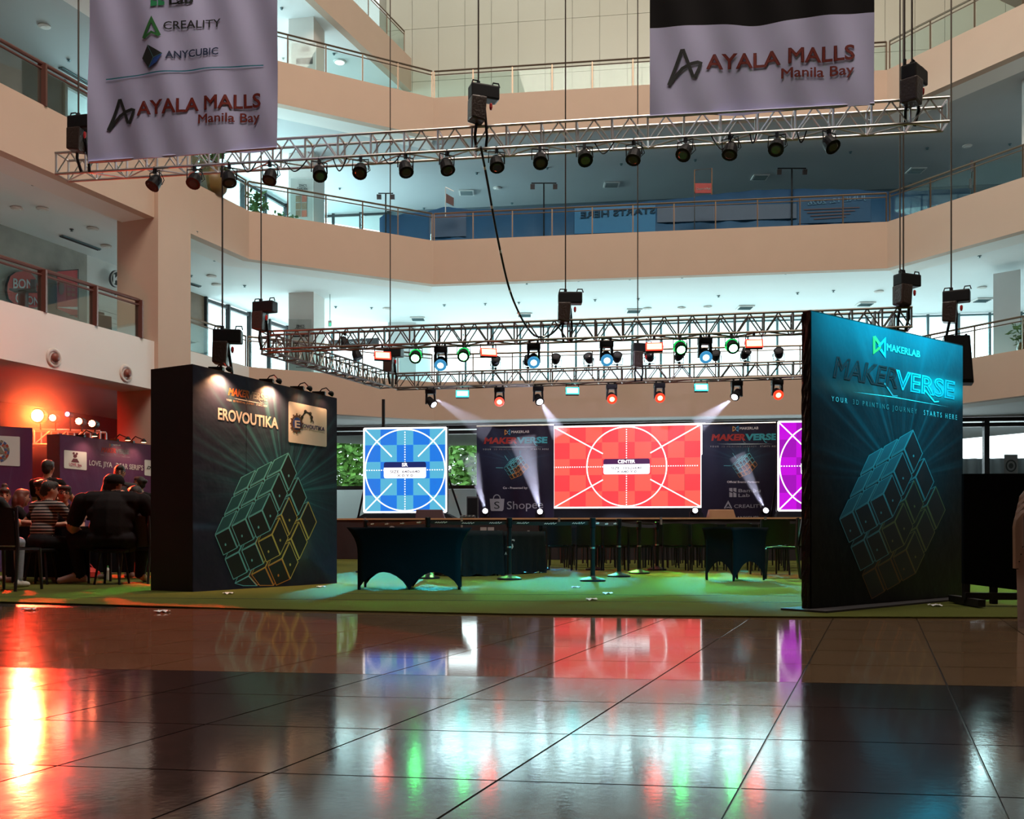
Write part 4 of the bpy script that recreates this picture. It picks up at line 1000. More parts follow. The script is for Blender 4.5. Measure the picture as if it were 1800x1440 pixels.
def make_mover(label, group, lens, tilt, pan=0., rim=None):
    t = thing('moving_head', label, 'stage light', (0, 0, 0), group)
    MB().box((0, 0, -.10), (.30, .22, .14)).build('base', M_blackp, t, bevel=.02, world=False)
    for s in (-.09, .09): MB().box((s, 0, .0), (.05, .06, .09)).build('clamp', M_black, t, world=False)
    for s in (-1, 1): MB().hexa([(s*.13-.02, -.06, -.45), (s*.13+.02, -.06, -.45), (s*.13+.02, .06, -.45), (s*.13-.02, .06, -.45)], [(s*.11-.03, -.08, -.16), (s*.11+.03, -.08, -.16), (s*.11+.03, .08, -.16), (s*.11-.03, .08, -.16)]).build('yoke_arm', M_blackp, t, world=False)
    R = rot(z=pan) @ rot(x=tilt)
    MB().lathe([(.06, -.15), (.105, -.11), (.11, .06), (.125, .10), (.13, .15), (.10, .16)], 16, (0, 0, -.38), R=R).build('head', M_blackp, t, world=False)
    if rim: MB().lathe([(.134, .13), (.136, .165), (.114, .168)], 16, (0, 0, -.38), R=R).build('lens_rim', rim, t, world=False)  # ring made to emit, stands for lens light on the housing
    MB().lathe([(.112, .152), (.06, .172)], 16, (0, 0, -.38), R=R).build('lens', lens, t, world=False)
    return t
M_lw = emis('white_lens', (.85, .88, 1.0), 9); M_lo = emis('orange_lens', (1, .24, .10), 10); M_lb = emis('pale_blue_lens', (.7, .9, 1.0), 4)
def movers(lst, a, b, lens, tilt, labf, group, zz_, pans=None, rim=None):
    for k, (x, y) in enumerate(lst):
        o = make_mover(labf(k), group, lens, tilt, pans[k] if pans else 0, rim)
        p = on_line(a, b, x, .2); p.z = zz_; o.location = p
movers([(757, 693), (946, 690), (1295, 682)], B0, B1, M_lw, PI-.9, lambda k: f'moving head lamp throwing a white beam from the rear truss, {nth(k)} from the booth side', 'white beam lamps', B0.z-.42, [.9, .35, -.7])
movers([(878, 690), (1075, 685), (1159, 683), (1366, 680)], B0, B1, M_lo, PI/2+.5, lambda k: f'moving head lamp glowing orange under the rear truss, {nth(k)} from the booth side', 'orange moving lamps', B0.z-.42, rim=emis('red_rim', (1, .05, .02), 1.3))
movers([(775, 620), (938, 615), (1066, 610), (1239, 607)], F0, F1, M_lb, PI/2+.6, lambda k: f'moving head lamp glowing pale blue under the front truss, {nth(k)} from the booth side', 'pale blue moving lamps', ZS-.42, rim=emis('blue_rim', (.05, .3, .6), .9))
def flood(label, group, p, wd, hh, col, strength, rz=0., tilt=-.3):
    t = thing('flood_lamp', label, 'stage light', p, group); R = rot(z=rz) @ rot(x=tilt); p = Vector(p)
    MB().box(p+R @ Vector((0, .05, -.2)), (wd, .10, hh), R).build('housing', M_blackp, t)
    MB().box(p+R @ Vector((0, -.006, -.2)), (wd*1.02, .016, hh*1.04), R).build('lens_rim', emis('flood_rim_'+label.split()[2], (1, .03, .015) if col[0] == 1 else (.02, .75, .70), 1.5), t)  # border set to glow as if lit by the lens
    MB().box(p+R @ Vector((0, -.012, -.2)), (wd*.86, .02, hh*.74), R).build('lens', emis('flood_'+label.split()[2]+str(strength), col, strength), t)
    for s in (-1, 1): bar('bracket', p+Vector((s*wd*.45, 0, 0)), p+R @ Vector((s*wd*.52, .05, -.2)), .012, M_black, t, 6)
    bar('hook', p+Vector((0, 0, -.02)), p+Vector((0, 0, .06)), .03, M_black, t, 6)
for k, (x, y) in enumerate([(813, 688), (1006, 681), (1232, 677)]):
    p = on_line(B0, B1, x, .1); p.z = B0.z-.43
    flood(f'flat lamp cyan bright under the rear truss, {nth(k)} from the booth side', 'cyan floods', p, .36, .20, (.10, .85, .90), 9)
for k, (x, y) in enumerate([(672, 620), (858, 614), (1150, 602), (1325, 596)]):
    p = on_line(F0, F1, x, .0); p.z = ZS-.46
    flood(f'flat lamp red and glaring under the front truss, {nth(k)} from the booth side', 'red floods', p, .36, .18, (1, .09, .04), 22, rz=.25 if k < 2 else -.1)
# four bright beam lamps standing on the stage floor
for k, (x, y) in enumerate([(853, 900), (949, 901), (1221, 899), (1345, 899)]):
    p = stg(0, 3.0); p = pt(x, y, 27.8); t = thing('beam_lamp', ['beam lamp on the stage floor below the shopping bag logo', 'beam lamp on the stage floor between the first backdrop and the red screen', 'beam lamp on the stage floor at the far corner of the red screen', 'beam lamp on the stage floor below the partner list'][k], 'stage light', (p.x, p.y, SZ-.03), 'stage floor beam lamps')
    MB().box((p.x, p.y+.05, SZ+.03), (.26, .2, .12)).build('base', M_blackp, t)
    for s in (-1, 1): MB().box((p.x+s*.12, p.y+.05, SZ+.13), (.03, .1, .18)).build('yoke_arm', M_blackp, t)
    R = rot(x=PI/2-.25); MB().lathe([(.06, -.12), (.1, -.06), (.105, .08), (.09, .09)], 16, (p.x, p.y, p.z), R=R).build('head', M_blackp, t)
    MB().lathe([(.09, .085), (.04, .10)], 16, (p.x, p.y, p.z), R=R).build('lens', M_lw, t)

# ------------------------------------------------------------------ hoists on their chains
M_chain = mat('dull_chain_steel', (.07, .055, .045), .5, .7); M_red = mat('red_plug', (.45, .02, .02), .4); M_bag = mat('black_vinyl_bag', (.035, .022, .018), .35, bump=.6, bscale=22)
def make_hoist():
    t = thing('chain_hoist', '', 'hoist', (0, 0, 0), 'chain hoists')
    MB().box((.10, 0, 0), (.52, .26, .25)).build('motor', M_black, t, bevel=.03, world=False)
    for x in (-.08, .30): MB().tube([(x-.06, -.05, .12), (x-.04, -.05, .19), (x+.06, -.05, .19), (x+.08, -.05, .12)], .014, 6).build('handle', M_black, t, world=False)
    MB().hexa([(-.17, -.14, -.50), (.09, -.14, -.54), (.09, .14, -.54), (-.17, .14, -.50)], [(-.16, -.15, -.10), (.12, -.15, -.10), (.12, .15, -.10), (-.16, .15, -.10)]).build('chain_bag', M_bag, t, bevel=.03, world=False)
    MB().lathe([(.015, -.22), (.028, -.18), (.028, -.12), (.012, -.10)], 10, (.2, -.1, -.1)).build('plug', M_red, t, world=False)
    return t
hoist = make_hoist(); first = True
def place_hoist(px, py, D, lab, zt, rz=0., sc_=1., chain=True):
    """px, py: centre of the motor body; zt: height of what it carries."""
    global first
    p = pt(px, py, D)
    if first: t = hoist; t.location = p; t.rotation_euler = (0, 0, rz); t['label'] = lab; first = False; r = rz
    else: t = dup(hoist, p, (0, 0, rz), label=lab)
    c = thing('hoist_chain', 'long lifting chain of the '+lab, 'chain', (p.x, p.y, p.z+.12), 'lifting chains')
    b = MB(); n = 0
    bar('chain', (p.x, p.y, p.z+.12), (p.x, p.y, 30.8), .016, M_chain, c, 6)
    bar('hook', (p.x, p.y, p.z+.06), (p.x, p.y, p.z+.2), .035, M_black, c, 6)
    s = thing('lifting_strap', 'black lifting straps below the '+lab, 'strap', (p.x, p.y, zt), 'lifting straps')
    for dx in (-.12, .1): MB().tube([(p.x+.08, p.y, p.z-.12), (p.x+.06+dx*.5, p.y, (p.z+zt)/2), (p.x+.05+dx, p.y+.1, zt-.2), (p.x+.05+dx*.7, p.y+.2, zt-.42)], .028, 6).build('sling', M_black, s)
    MB().tube([(p.x+.08, p.y, p.z-.10), (p.x+.08, p.y, p.z-.34)], .045, 8).build('hook', M_black, s)
place_hoist(841, 163, 17.7, 'chain hoist over the middle of the long silver truss', ZT, .35)
place_hoist(138, 218, 18.7, 'chain hoist at the banner end of the long silver truss', ZT, -.2)
place_hoist(1603, 130, 16.6, 'chain hoist at the far end of the long silver truss', ZT, .8)
place_hoist(391, 592, 18.6, 'chain hoist just above the near edge of the booth', 3.9, .1)
place_hoist(459, 541, 22.6, 'chain hoist at the booth corner of the stage rig', ZS, -.3)
place_hoist(994, 525, 21.6, 'chain hoist over the middle of the front truss', ZS, .0)
place_hoist(1588, 493, 20.4, 'chain hoist at the far end of the front truss', ZS, .4)
place_hoist(1672, 523, 20.6, 'chain hoist carrying the hanging loudspeaker', 4.9, -.5)
place_hoist(1121, 612, 26.9, 'chain hoist over the middle of the rear truss', ZS-.05, .2)
place_hoist(686, 621, 27.4, 'chain hoist at the booth corner of the rear truss', ZS-.05, -.3)
for k, (x, y0, D) in enumerate([(465, 300, 22.5), (686, 235, 27.4), (999, 200, 21.6), (1119, 240, 26.9)]): pass
for k, (x, D) in enumerate([(1582, 20.45), (1590, 16.7)]):
    p = pt(x, 480 if k == 0 else 110, D); t = thing('hoist_chain', ['second chain beside the hoist at the far end of the front truss', 'second chain beside the hoist at the far end of the long truss'][k], 'chain', p, 'lifting chains')
    bar('chain', p, (p.x, p.y, 30.8), .014, M_chain, t, 6); bar('hook', p-Vector((0, 0, .1)), p+Vector((0, 0, .05)), .03, M_black, t, 6)
# hanging loudspeaker behind the cyan lit panel
p = pt(1683, 630, 20.8); t = thing('line_array_speaker', 'black loudspeaker hanging behind the cyan lit panel', 'loudspeaker', p-Vector((0, 0, .55)))
R = rot(z=-.35)
def lv(x, y, z): return p+R @ Vector((x, y, z))
MB().hexa([lv(-.22, -.2, -.52), lv(.30, -.2, -.55), lv(.30, .3, -.55), lv(-.22, .3, -.52)], [lv(-.28, -.3, .45), lv(.22, -.3, .42), lv(.22, .3, .42), lv(-.28, .3, .45)]).build('cabinet', M_blackp, t, bevel=.02)
MB().hexa([lv(-.18, -.21, -.45), lv(.26, -.21, -.48), lv(.26, -.24, -.48), lv(-.18, -.23, -.45)], [lv(-.24, -.305, .40), lv(.18, -.305, .37), lv(.18, -.33, .37), lv(-.24, -.33, .40)]).build('grille', M_black, t)
for x in (-.2, .15): bar('bracket', lv(x, -.2, .44), lv(x, .2, .46), .03, M_black, t, 6)
MB().tube([lv(-.3, 0, .3), lv(-.6, -.1, .25), lv(-.8, 0, .1), lv(-.9, 0, -.3)], .012, 6).build('cable', M_blackp, t)
# long black cable sagging from the long truss to the front truss
pts = [pt(845, 258, 17.6), pt(857, 320, 18.2), pt(873, 410, 19.0), pt(893, 500, 19.9), pt(912, 550, 20.6), pt(930, 580, 21.2), pt(945, 592, 21.6), pt(968, 588, 21.7), pt(990, 565, 21.7)]
def smooth(P, n=6):
    out = []
    for i in range(len(P)-1):
        p0, p1, p2, p3 = P[max(0, i-1)], P[i], P[i+1], P[min(len(P)-1, i+2)]
        for k in range(n):
            s = k/n; out.append(.5*((2*p1)+(p2-p0)*s+(2*p0-5*p1+4*p2-p3)*s*s+(3*p1-p0-3*p2+p3)*s**3))
    return out+[P[-1]]
sp = smooth(pts); t = thing('power_cable', 'thick black taped cable sagging from the long truss to the front truss', 'cable', pts[0])
MB().tube(sp, .022, 8).build('sheath', M_black, t)
for k in range(4, len(sp)-6, 5): 
    d = (sp[k+1]-sp[k]).normalized(); MB().tube([sp[k]-d*.03, sp[k]+d*.03], .026, 8).build('tape_band', M_alu, t)
# loose cables along the long truss
for k, (x0, x1) in enumerate([(425, 450), (500, 540), (585, 610), (672, 705), (1045, 1080), (1250, 1290), (1318, 1330), (1400, 1418)]):
    a = on_line(TT0, TT1, x0, .0); c = on_line(TT0, TT1, x1, .0); a.z = c.z = ZT-.41; mm = (a+c)/2-Vector((0, 0, .16+.04*(k % 3)))
    t = thing('loose_cable', f'loop of black cable drooping under the long truss, {nth(k)} from the banner end', 'cable', a, 'drooping cables')
    MB().tube(smooth([a, a.lerp(mm, .6)-Vector((0, 0, .05)), mm, c.lerp(mm, .5)-Vector((0, 0, .03)), c]), .012, 6).build('sheath', M_blackp, t)
# thin pole under the rig corner, behind the blue screen
p = pt(674, 700, 30.5); t = thing('support_pole', 'black support pole standing under the rear corner of the rig', 'pole', (p.x, p.y, SZ-.03))
bar('pole', (p.x, p.y, SZ), (p.x, p.y, ZS-.5), .05, M_black, t); MB().box((p.x, p.y, SZ), (.4, .4, .05)).build('base', M_black, t)
# ------------------------------------------------------------------ tables
def spandex_table(label, c, yaw, wd, dp, h, arches, flare=.12):
    t = thing('cloth_table', label, 'table', c, 'spandex covered tables'); R = rot(z=yaw); c = Vector(c)
    # perimeter of the fitted cover, side by side
    per = []; sides = [((-1, -1), (1, -1), arches[0]), ((1, -1), (1, 1), arches[1]), ((1, 1), (-1, 1), arches[0]), ((-1, 1), (-1, -1), arches[1])]
    for (a, b, n) in sides:
        for k in range(16):
            s = k/16; hem = (abs(math.sin(PI*n*s))**.75)*(.20 if n > 1 else .26)
            per.append((a[0]+(b[0]-a[0])*s, a[1]+(b[1]-a[1])*s, hem, math.sin(PI*s)))
    N = len(per); b = MB(); rows = 12
    for j in range(rows+1):
        v = j/rows
        for x, y, hem, sag in per:
            z = h-(h-hem)*v; f = 1+flare*(max(0, 1-v*2.4)**2.2); g = 1-.05*sag*math.sin(PI*min(1, v*1.2))
            b.v.append(tuple(c+R @ Vector((x*wd/2*f*(g if abs(y) < 1 else 1), y*dp/2*(1+flare*.4*max(0, 1-v*2.4)**2)*(g if abs(x) < 1 else 1), z))))
    for j in range(rows):
        for i in range(N): b.f.append((j*N+i, j*N+(i+1) % N, (j+1)*N+(i+1) % N, (j+1)*N+i))
    b.f.append(tuple(range(N)))
    b.build('cover', M_cloth, t, smooth=True)
    for sx in (-1, 1):
        for sy in (-1, 1):
            p = c+R @ Vector((sx*wd*.485, sy*dp*.46, 0)); bar('leg', p, p+Vector((0, 0, h-.05)), .016, M_black, t, 6)
    return t
spandex_table('long table nearest the polished floor, fully covered in stretched black cloth', (-1.16, 11.45, .014), .03, 1.15, .62, .70, (2, 1), .21)
spandex_table('small table beside the cyan lit panel, covered in stretched dark cloth with pointed corners', (3.05, 13.6, .014), .62, .62, .52, .72, (1, 1), .16)
def draped_table(label, a, b, dp, h, col, drop=.03, txt=None):
    a, b = Vector(a), Vector(b); e = (b-a).normalized(); n = Vector((e.y, -e.x, 0)); W = (b-a).length
    t = thing('draped_table', label, 'table', (a+b)/2, 'draped tables')
    per = []
    for (p0, p1) in (((0, 0), (W, 0)), ((W, 0), (W, dp)), ((W, dp), (0, dp)), ((0, dp), (0, 0))):
        for k in range(24): s = k/24; per.append((p0[0]+(p1[0]-p0[0])*s, p0[1]+(p1[1]-p0[1])*s))
    N = len(per); mb = MB(); cx, cyy = W/2, dp/2
    for j in range(9):
        v = j/8
        for i, (x, y) in enumerate(per):
            w_ = .022*math.sin(i*1.35+1)*v+.016*math.sin(i*.55)*v; d = Vector((x-cx, y-cyy)); d = d.normalized()*w_ if d.length else d
            q = a+e*(x+d.x)-n*(y+d.y); mb.v.append((q.x, q.y, h-(h-drop-.02*math.sin(i*.7))*v))
    for j in range(8):
        for i in range(N): mb.f.append((j*N+i, j*N+(i+1) % N, (j+1)*N+(i+1) % N, (j+1)*N+i))
    mb.f.append(tuple(range(N))); mb.build('tablecloth', col, t, smooth=True)
    for x in (.06, W-.06):
        for y in (.06, dp-.06): q = a+e*x-n*y; bar('leg', (q.x, q.y, .014), (q.x, q.y, h-.03), .015, M_black, t, 6)
    return t
M_drape = mat('dark_table_drape', (.014, .02, .024), .85, spec=.12, bump=.2, bscale=30)
t1 = draped_table('draped table with a dark loose cloth standing just behind the long covered table', gnd(798, 1016)+Vector((0, 0, .0)), gnd(884, 1014), .7, .70, M_drape)
t2 = draped_table('draped table with a printed sign cloth, its corner catching blue light', gnd(886, 1013)+Vector((.03, .1, 0)), gnd(958, 1009), .75, .69, M_drape)
pl = Plane(gnd(886, 1013)+Vector((.03, .1, 0)), gnd(958, 1009))
text(pl, "'S", (882.5, 966), (895, 966), 19, M_print_w, t2, .0, shear=.25, off=.07); text(pl, 'AY', (881, 975.5), (888.5, 975.5), 5.5, M_print_w, t2, .0, off=.07)
# ------------------------------------------------------------------ stanchions with belts
def stanchion(px, pbase, ptop, label):
    p = gnd(px, pbase); D = p.y; h = CH+(YH-ptop)/F*D; s = D/F
    t = thing('stanchion', label, 'barrier post', p, 'queue barrier posts')
    MB().lathe([(.17, .014), (.17, .035), (.15, .045), (.05, .075), (.034, .09)], 20, p).build('base', M_black, t, smooth=False)
    MB().lathe([(.032, .07), (.032, h-.02)], 14, p).build('pole', mat('satin_black_post', (.03, .03, .032), .28, .6), t)
    MB().lathe([(.036, h-.14), (.040, h-.13), (.040, h-.01), (.03, h)], 14, p).build('belt_head', M_blackp, t)
    MB().lathe([(.034, h*.52), (.034, h*.545)], 12, p).build('clip', M_alu, t)
    return p, h
S = {}
for key, a in {'a': (895.5, 1021, 910, 'barrier post standing alone before the draped tables, lit cyan and red'), 'b': (1042, 1024, 910, 'barrier post nearest the polished floor in the middle of the turf'),
               'c': (1088, 1016, 912, 'barrier post with a red lit base, next behind the middle one'), 'd': (1123.5, 1010, 916, 'barrier post third along the queue line to the black chairs'),
               'e': (1155, 1004, 917.5, 'barrier post at the far end of the queue line, base lit green'), 'f': (950, 1003, 919, 'slim barrier post lit red at the end of the draped tables'),
               'g': (1046, 1004, 916, 'barrier post half hidden behind the middle one, red base'), 'h': (752, 1019, 909, 'barrier post behind the long covered table'),
               'i': (643, 1008, 914, 'barrier post near the booth edge behind the long covered table')}.items(): S[key] = stanchion(*a)
M_belt = mat('black_belt', (.03, .03, .034), .6)
def belt(a, b, lab, marks=0):
    (p, h), (q, k) = S[a], S[b]; P0, P1 = p+Vector((0, 0, h-.07)), q+Vector((0, 0, k-.07))
    t = thing('barrier_belt', lab, 'belt', P0, 'retractable belts'); mb = MB()
    mb.grid(lambda u, v: P0.lerp(P1, u)+Vector((0, 0, -.025+v*.05-.07*u*(1-u)*.8)), 16, 1); mb.build('webbing', M_belt, t)
    for i in range(marks):                      # a small white scrawl woven into the belt
        u = (i+.5)/marks; A = MB(); d = (P1-P0).normalized(); c = P0.lerp(P1, u)+Vector((0, -.006, -.07*u*(1-u)*.8))
        pts = [c+d*x*.010+Vector((0, 0, z*.010)) for x, z in ((-9, -.6), (-7, .9), (-6, -.7), (-4, .9), (-3, -.7), (-1, .5), (0, -.8), (1, 1.6), (2, -.9), (3.4, .9), (4.4, 1.7), (5, -.8), (7, .4), (9, .9))]
        A.tube(pts, .004, 4).build('emblem', M_print_w, t)
belt('i', 'h', 'black belt strung behind the long covered table', 4); belt('h', 'a', 'black belt running from the covered table to the lone post', 3)
belt('a', 'b', 'black belt across the open turf before the chairs', 3); belt('b', 'c', 'short black belt at the start of the queue line', 3)
belt('c', 'd', 'short black belt in the middle of the queue line'); belt('d', 'e', 'short black belt at the far end of the queue line'); belt('f', 'g', 'black belt further back before the first chair row', 2)
# ------------------------------------------------------------------ chairs
M_chair = mat('black_chair_plastic', (.014, .014, .016), .35)
def make_chair(label, group):
    t = thing('stacking_chair', label, 'chair', (0, 0, 0), group)
    MB().grid(lambda u, v: Vector((-.21+.42*u, -.20+.42*v, .445-.02*math.sin(PI*u)*math.sin(PI*v)+(-.03*max(0, v-.85)/.15))), 8, 8).build('seat', M_chair, t, smooth=True, world=False)
    MB().box((0, 0, .425), (.41, .40, .025)).build('seat_frame', M_chair, t, world=False)
    def bk(u, v): return Vector((-.205+.41*u, -.20-.05*v-.035*(1-(2*u-1)**2), .46+.36*v+.012*math.sin(PI*u)*v))
    b = MB(); b.grid(bk, 8, 5); b.grid(lambda u, v: bk(u, v)+Vector((0, -.018, 0)), 8, 5); b.build('backrest', M_chair, t, smooth=True, world=False)
    for sx in (-1, 1):
        MB().tube([(sx*.20, -.20, .83), (sx*.205, -.185, .45), (sx*.215, -.235, .014)], [.016, .02, .014], 6).build('leg', M_chair, t, world=False)
        MB().tube([(sx*.195, .19, .43), (sx*.205, .215, .014)], [.019, .014], 6).build('leg', M_chair, t, world=False)
    return t
ch = make_chair('', 'rows of black chairs before the stage'); first = True
ROWS = [(17.5, [984, 1034, 1080, 1126, 1186, 1236, 1296, 1352, 1404]), (19.0, [973, 1017, 1062, 1108, 1154, 1210, 1262, 1316, 1362, 1402]), (20.5, [985, 1026, 1070, 1113, 1160, 1206, 1250, 1300, 1345, 1390]), (22.0, [970, 1008, 1048, 1090, 1133, 1176, 1220, 1262, 1306, 1350, 1392])]
for r, (D, xs_) in enumerate(ROWS):
    for k, x in enumerate(xs_):
        p = pt(x, YH, D-.07*(k)*.4); p.z = 0; lab = f'black chair, {nth(k)} from the draped tables in {nth(r)} row'
        rz = random.uniform(-.12, .12)-.06
        if first: ch.location = p; ch.rotation_euler = (0, 0, rz); ch['label'] = lab; first = False
        else: dup(ch, p, (0, 0, rz), label=lab)
big = 1.0
for lab, x, y, rz in [('black chair in profile beside the small covered table, facing it', 1375, 1019, PI/2-.25), ('black chair behind the small covered table, seen from behind', 1352, 1012, .15),
                      ('black chair nearest the polished floor in the red lit group', 17, 1040, -.12), ('black chair against the booth side behind the big seated man', 258, 1027, -.35), ]:
    dup(ch, gnd(x, y)-Vector((0, 0, 0)), (0, 0, rz), label=lab, group='chairs at the side tables', scale=1.12 if x in (17, 247) else 1.05)
def stool(p, label, h=.45, r=.19):
    t = thing('stool', label, 'stool', p, 'stools in the red corner'); MB().lathe([(r*.9, h-.05), (r, h-.03), (r, h-.01), (r*.9, h)], 18, p).build('seat', M_blackp, t)
    for k in range(4):
        a = PI/4+k*PI/2; bar('leg', p+Vector((r*.7*math.cos(a), r*.7*math.sin(a), h-.04)), p+Vector((r*1.05*math.cos(a), r*1.05*math.sin(a), .014)), .015, M_black, t, 6)
stool(gnd(190, 1030)+Vector((0, .12, 0)), 'low black stool under the big man in a cap', .46, .21)
stool(gnd(62, 1030)+Vector((0, .15, 0)), 'low black stool under the person in the striped shirt', .46)
# white stacked resin chairs at the frame edge
def make_resin():
    m = mat('pinkish_white_resin', (.62, .50, .46), .45)
    t = thing('resin_chair', '', 'chair', (0, 0, 0), 'stacked white chairs')
    def out(s): # rounded back frame
        w, h = .25, .44
        if s < .3: return (-w, s/.3*(h-.15))
        if s > .7: return (w, (1-s)/.3*(h-.15))
        a = PI-(s-.3)/.4*PI; return (w*math.cos(a), h-.15+.15*math.sin(a))
    MB().tube([(out(i/24)[0], -.22-.20*out(i/24)[1], .40+out(i/24)[1]) for i in range(25)], .02, 6).build('back_frame', m, t, world=False)
    for k in range(5):
        x = -.14+.07*k; MB().hexa([(x-.025, -.225, .42), (x+.025, -.225, .42), (x+.025, -.235, .42), (x-.025, -.235, .42)], [(x-.025, -.292, .75-abs(x)*.3), (x+.025, -.292, .75-abs(x)*.3), (x+.025, -.302, .75-abs(x)*.3), (x-.025, -.302, .75-abs(x)*.3)]).build('backrest', m, t, world=False)
    MB().grid(lambda u, v: Vector((-.22+.44*u, -.23+.44*v, .40-.02*math.sin(PI*u))), 6, 6).build('seat', m, t, smooth=True, world=False)
    for yy in (.2, -.22): MB().box((0, yy, .375), (.46, .03, .065)).build('seat_frame', m, t, world=False)
    for sx in (-1, 1):
        for sy, y1 in ((-.21, -.27), (.19, .23)): MB().hexa([(sx*.205-.03, y1-.02, .0), (sx*.205+.03, y1-.02, .0), (sx*.205+.03, y1+.02, .0), (sx*.205-.03, y1+.02, .0)], [(sx*.215-.03, sy-.02, .39), (sx*.215+.03, sy-.02, .39), (sx*.215+.03, sy+.02, .39), (sx*.215-.03, sy+.02, .39)]).build('leg', m, t, world=False)
    return t
rc = make_resin(); p = gnd(1851, 1100)+Vector((.03, 0, 0))
for k in range(4):
    lab = f'pinkish white resin chair, {nth(k)} from the floor in the stack at the frame edge'; q = p+Vector((.012*k, .0, .05*k))
    if k == 0: rc.location = q; rc.rotation_euler = (0, 0, -.5); rc['label'] = lab
    else: dup(rc, q, (0, 0, -.5), label=lab)
# black partition on trestle feet
a = gnd(1694, 1068); b = pt(1820, YH, a.y-.05); pl = Plane(a, b); L = pl.W*1.1; zt = pl.uv(1694, 833)[1]; zt2 = zt
t = thing('partition', 'black partition board standing on timber trestle feet beside the cyan lit panel', 'partition', pl.P(L/2, 0, 0))
zb0, zb1 = pl.uv(1694, 1026)[1], pl.uv(1800, 1043)[1]
MB().hexa([pl.P(0, zb0, 0), pl.P(L, zb1, 0), pl.P(L, zb1, -.05), pl.P(0, zb0, -.05)], [pl.P(0, zt, 0), pl.P(L, zt, 0), pl.P(L, zt, -.05), pl.P(0, zt, -.05)]).build('board', M_cloth, t)
M_timber = mat('black_painted_timber', (.025, .018, .016), .6)
for u in (.03, .26, .62): bar('post', pl.P(u, .03, -.03), pl.P(u, .75, -.03), .025, M_timber, t, square=True)
bar('rail', pl.P(0, .10, .02), pl.P(L*.75, .10, .02), (.03, .03), M_timber, t, square=True)
for u, s in ((.52, 1), (.78, -1)): bar('foot', pl.P(u, .05, .18), pl.P(u+.07*s, .42, .0), (.03, .03), M_timber, t, square=True)
bar('foot', pl.P(.50, .075, .2), pl.P(.86, .075, .2), (.04, .05), M_timber, t, square=True)
bar('foot', pl.P(.04, .055, .3), pl.P(.04, .055, -.4), (.03, .03), M_timber, t, square=True)
# stage monitors, speaker and box
def wedge(px, py, wd, label, m, D=26.3, txt=False):
    p = pt(px, py, D); z = SZ-.03; h = .27; t = thing('stage_monitor', label, 'loudspeaker', (p.x, p.y, z), 'stage monitors'); w2 = wd/F*D/2
    MB().hexa([(p.x-w2, p.y-.2, z), (p.x+w2, p.y-.2, z), (p.x+w2, p.y+.3, z), (p.x-w2, p.y+.3, z)], [(p.x-w2*.94, p.y-.14, z+h), (p.x+w2*.8, p.y-.14, z+h), (p.x+w2*.8, p.y+.05, z+h), (p.x-w2*.94, p.y+.05, z+h)]).build('cabinet', m, t, bevel=.015)
    MB().hexa([(p.x-w2*.9, p.y-.215, z+.03), (p.x+w2*.9, p.y-.215, z+.03), (p.x+w2*.9, p.y-.19, z+.03), (p.x-w2*.9, p.y-.19, z+.03)], [(p.x-w2*.86, p.y-.17, z+h-.03), (p.x+w2*.74, p.y-.17, z+h-.03), (p.x+w2*.74, p.y-.13, z+h-.03), (p.x-w2*.86, p.y-.13, z+h-.03)]).build('grille', mat('speaker_grille', (.05, .02, .025), .6) if not txt else m, t)
wedge(757, 904, 52, 'dark stage monitor in front of the blue LED wall, glowing faintly magenta', mat('magenta_tinted_black', (.06, .02, .035), .5))  # the magenta tint is in the shell colour
wedge(1268, 903, 48, 'tan topped stage monitor below the partner backdrop', mat('tan_monitor_shell', (.38, .20, .10), .5), txt=True)
p = pt(831, 892, 29); t = thing('stage_speaker', 'dark upright speaker cabinet in front of the storefront glass, beside the shopping bag backdrop', 'loudspeaker', (p.x, p.y, SZ-.03))
MB().box((p.x, p.y, SZ+.33), (.34, .4, .72)).build('cabinet', mat('charcoal_cabinet', (.05, .055, .06), .6), t, bevel=.02); MB().box((p.x, p.y-.205, SZ+.33), (.28, .02, .62)).build('grille', M_blackp, t)
p = pt(822, 908, 27.2); t = thing('mixer', 'small black mixing desk with cables on the stage edge', 'mixer', (p.x, p.y, SZ-.03))
MB().hexa([(p.x-.22, p.y-.16, SZ-.03), (p.x+.22, p.y-.16, SZ-.03), (p.x+.22, p.y+.16, SZ-.03), (p.x-.22, p.y+.16, SZ-.03)], [(p.x-.2, p.y-.14, SZ+.06), (p.x+.2, p.y-.14, SZ+.06), (p.x+.2, p.y+.16, SZ+.12), (p.x-.2, p.y+.16, SZ+.12)]).build('desk', M_blackp, t)
for k in range(4): MB().tube([(p.x-.16+.1*k, p.y-.05, SZ+.07), (p.x-.13+.1*k, p.y-.05, SZ+.11)], .015, 6).build('knob', M_alu, t)
# paper scraps
for k, (x, y) in enumerate([(52, 1073), (285, 1077), (1068, 1047), (1012, 1036), (565, 1035), (1040, 1058), (1645, 1069), (402, 1047)]):
    p = gnd(x, y); z = .0145 if k not in (0, 1) else .001
    t = thing('paper_scrap', ['crumpled scrap lying on the stone floor near the red glow', 'small torn scrap on the stone floor just off the turf edge', 'white paper scrap on open turf before the middle barrier post', 'small pale scrap on the turf by the lone barrier post', 'white scrap beside the booth wall end', 'torn paper bit near the turf edge in the middle', 'tiny scrap on the turf before the black partition', 'tiny scrap at the foot of the neon cube booth'][k], 'paper', (p.x, p.y, z), 'litter')
    b = MB(); b.grid(lambda u, v: Vector((p.x-.05+.10*u, p.y-.06+.12*v, z+.02*abs(math.sin(u*5+v*4+k)))), 4, 4); b.build('paper', M_print_w, t)
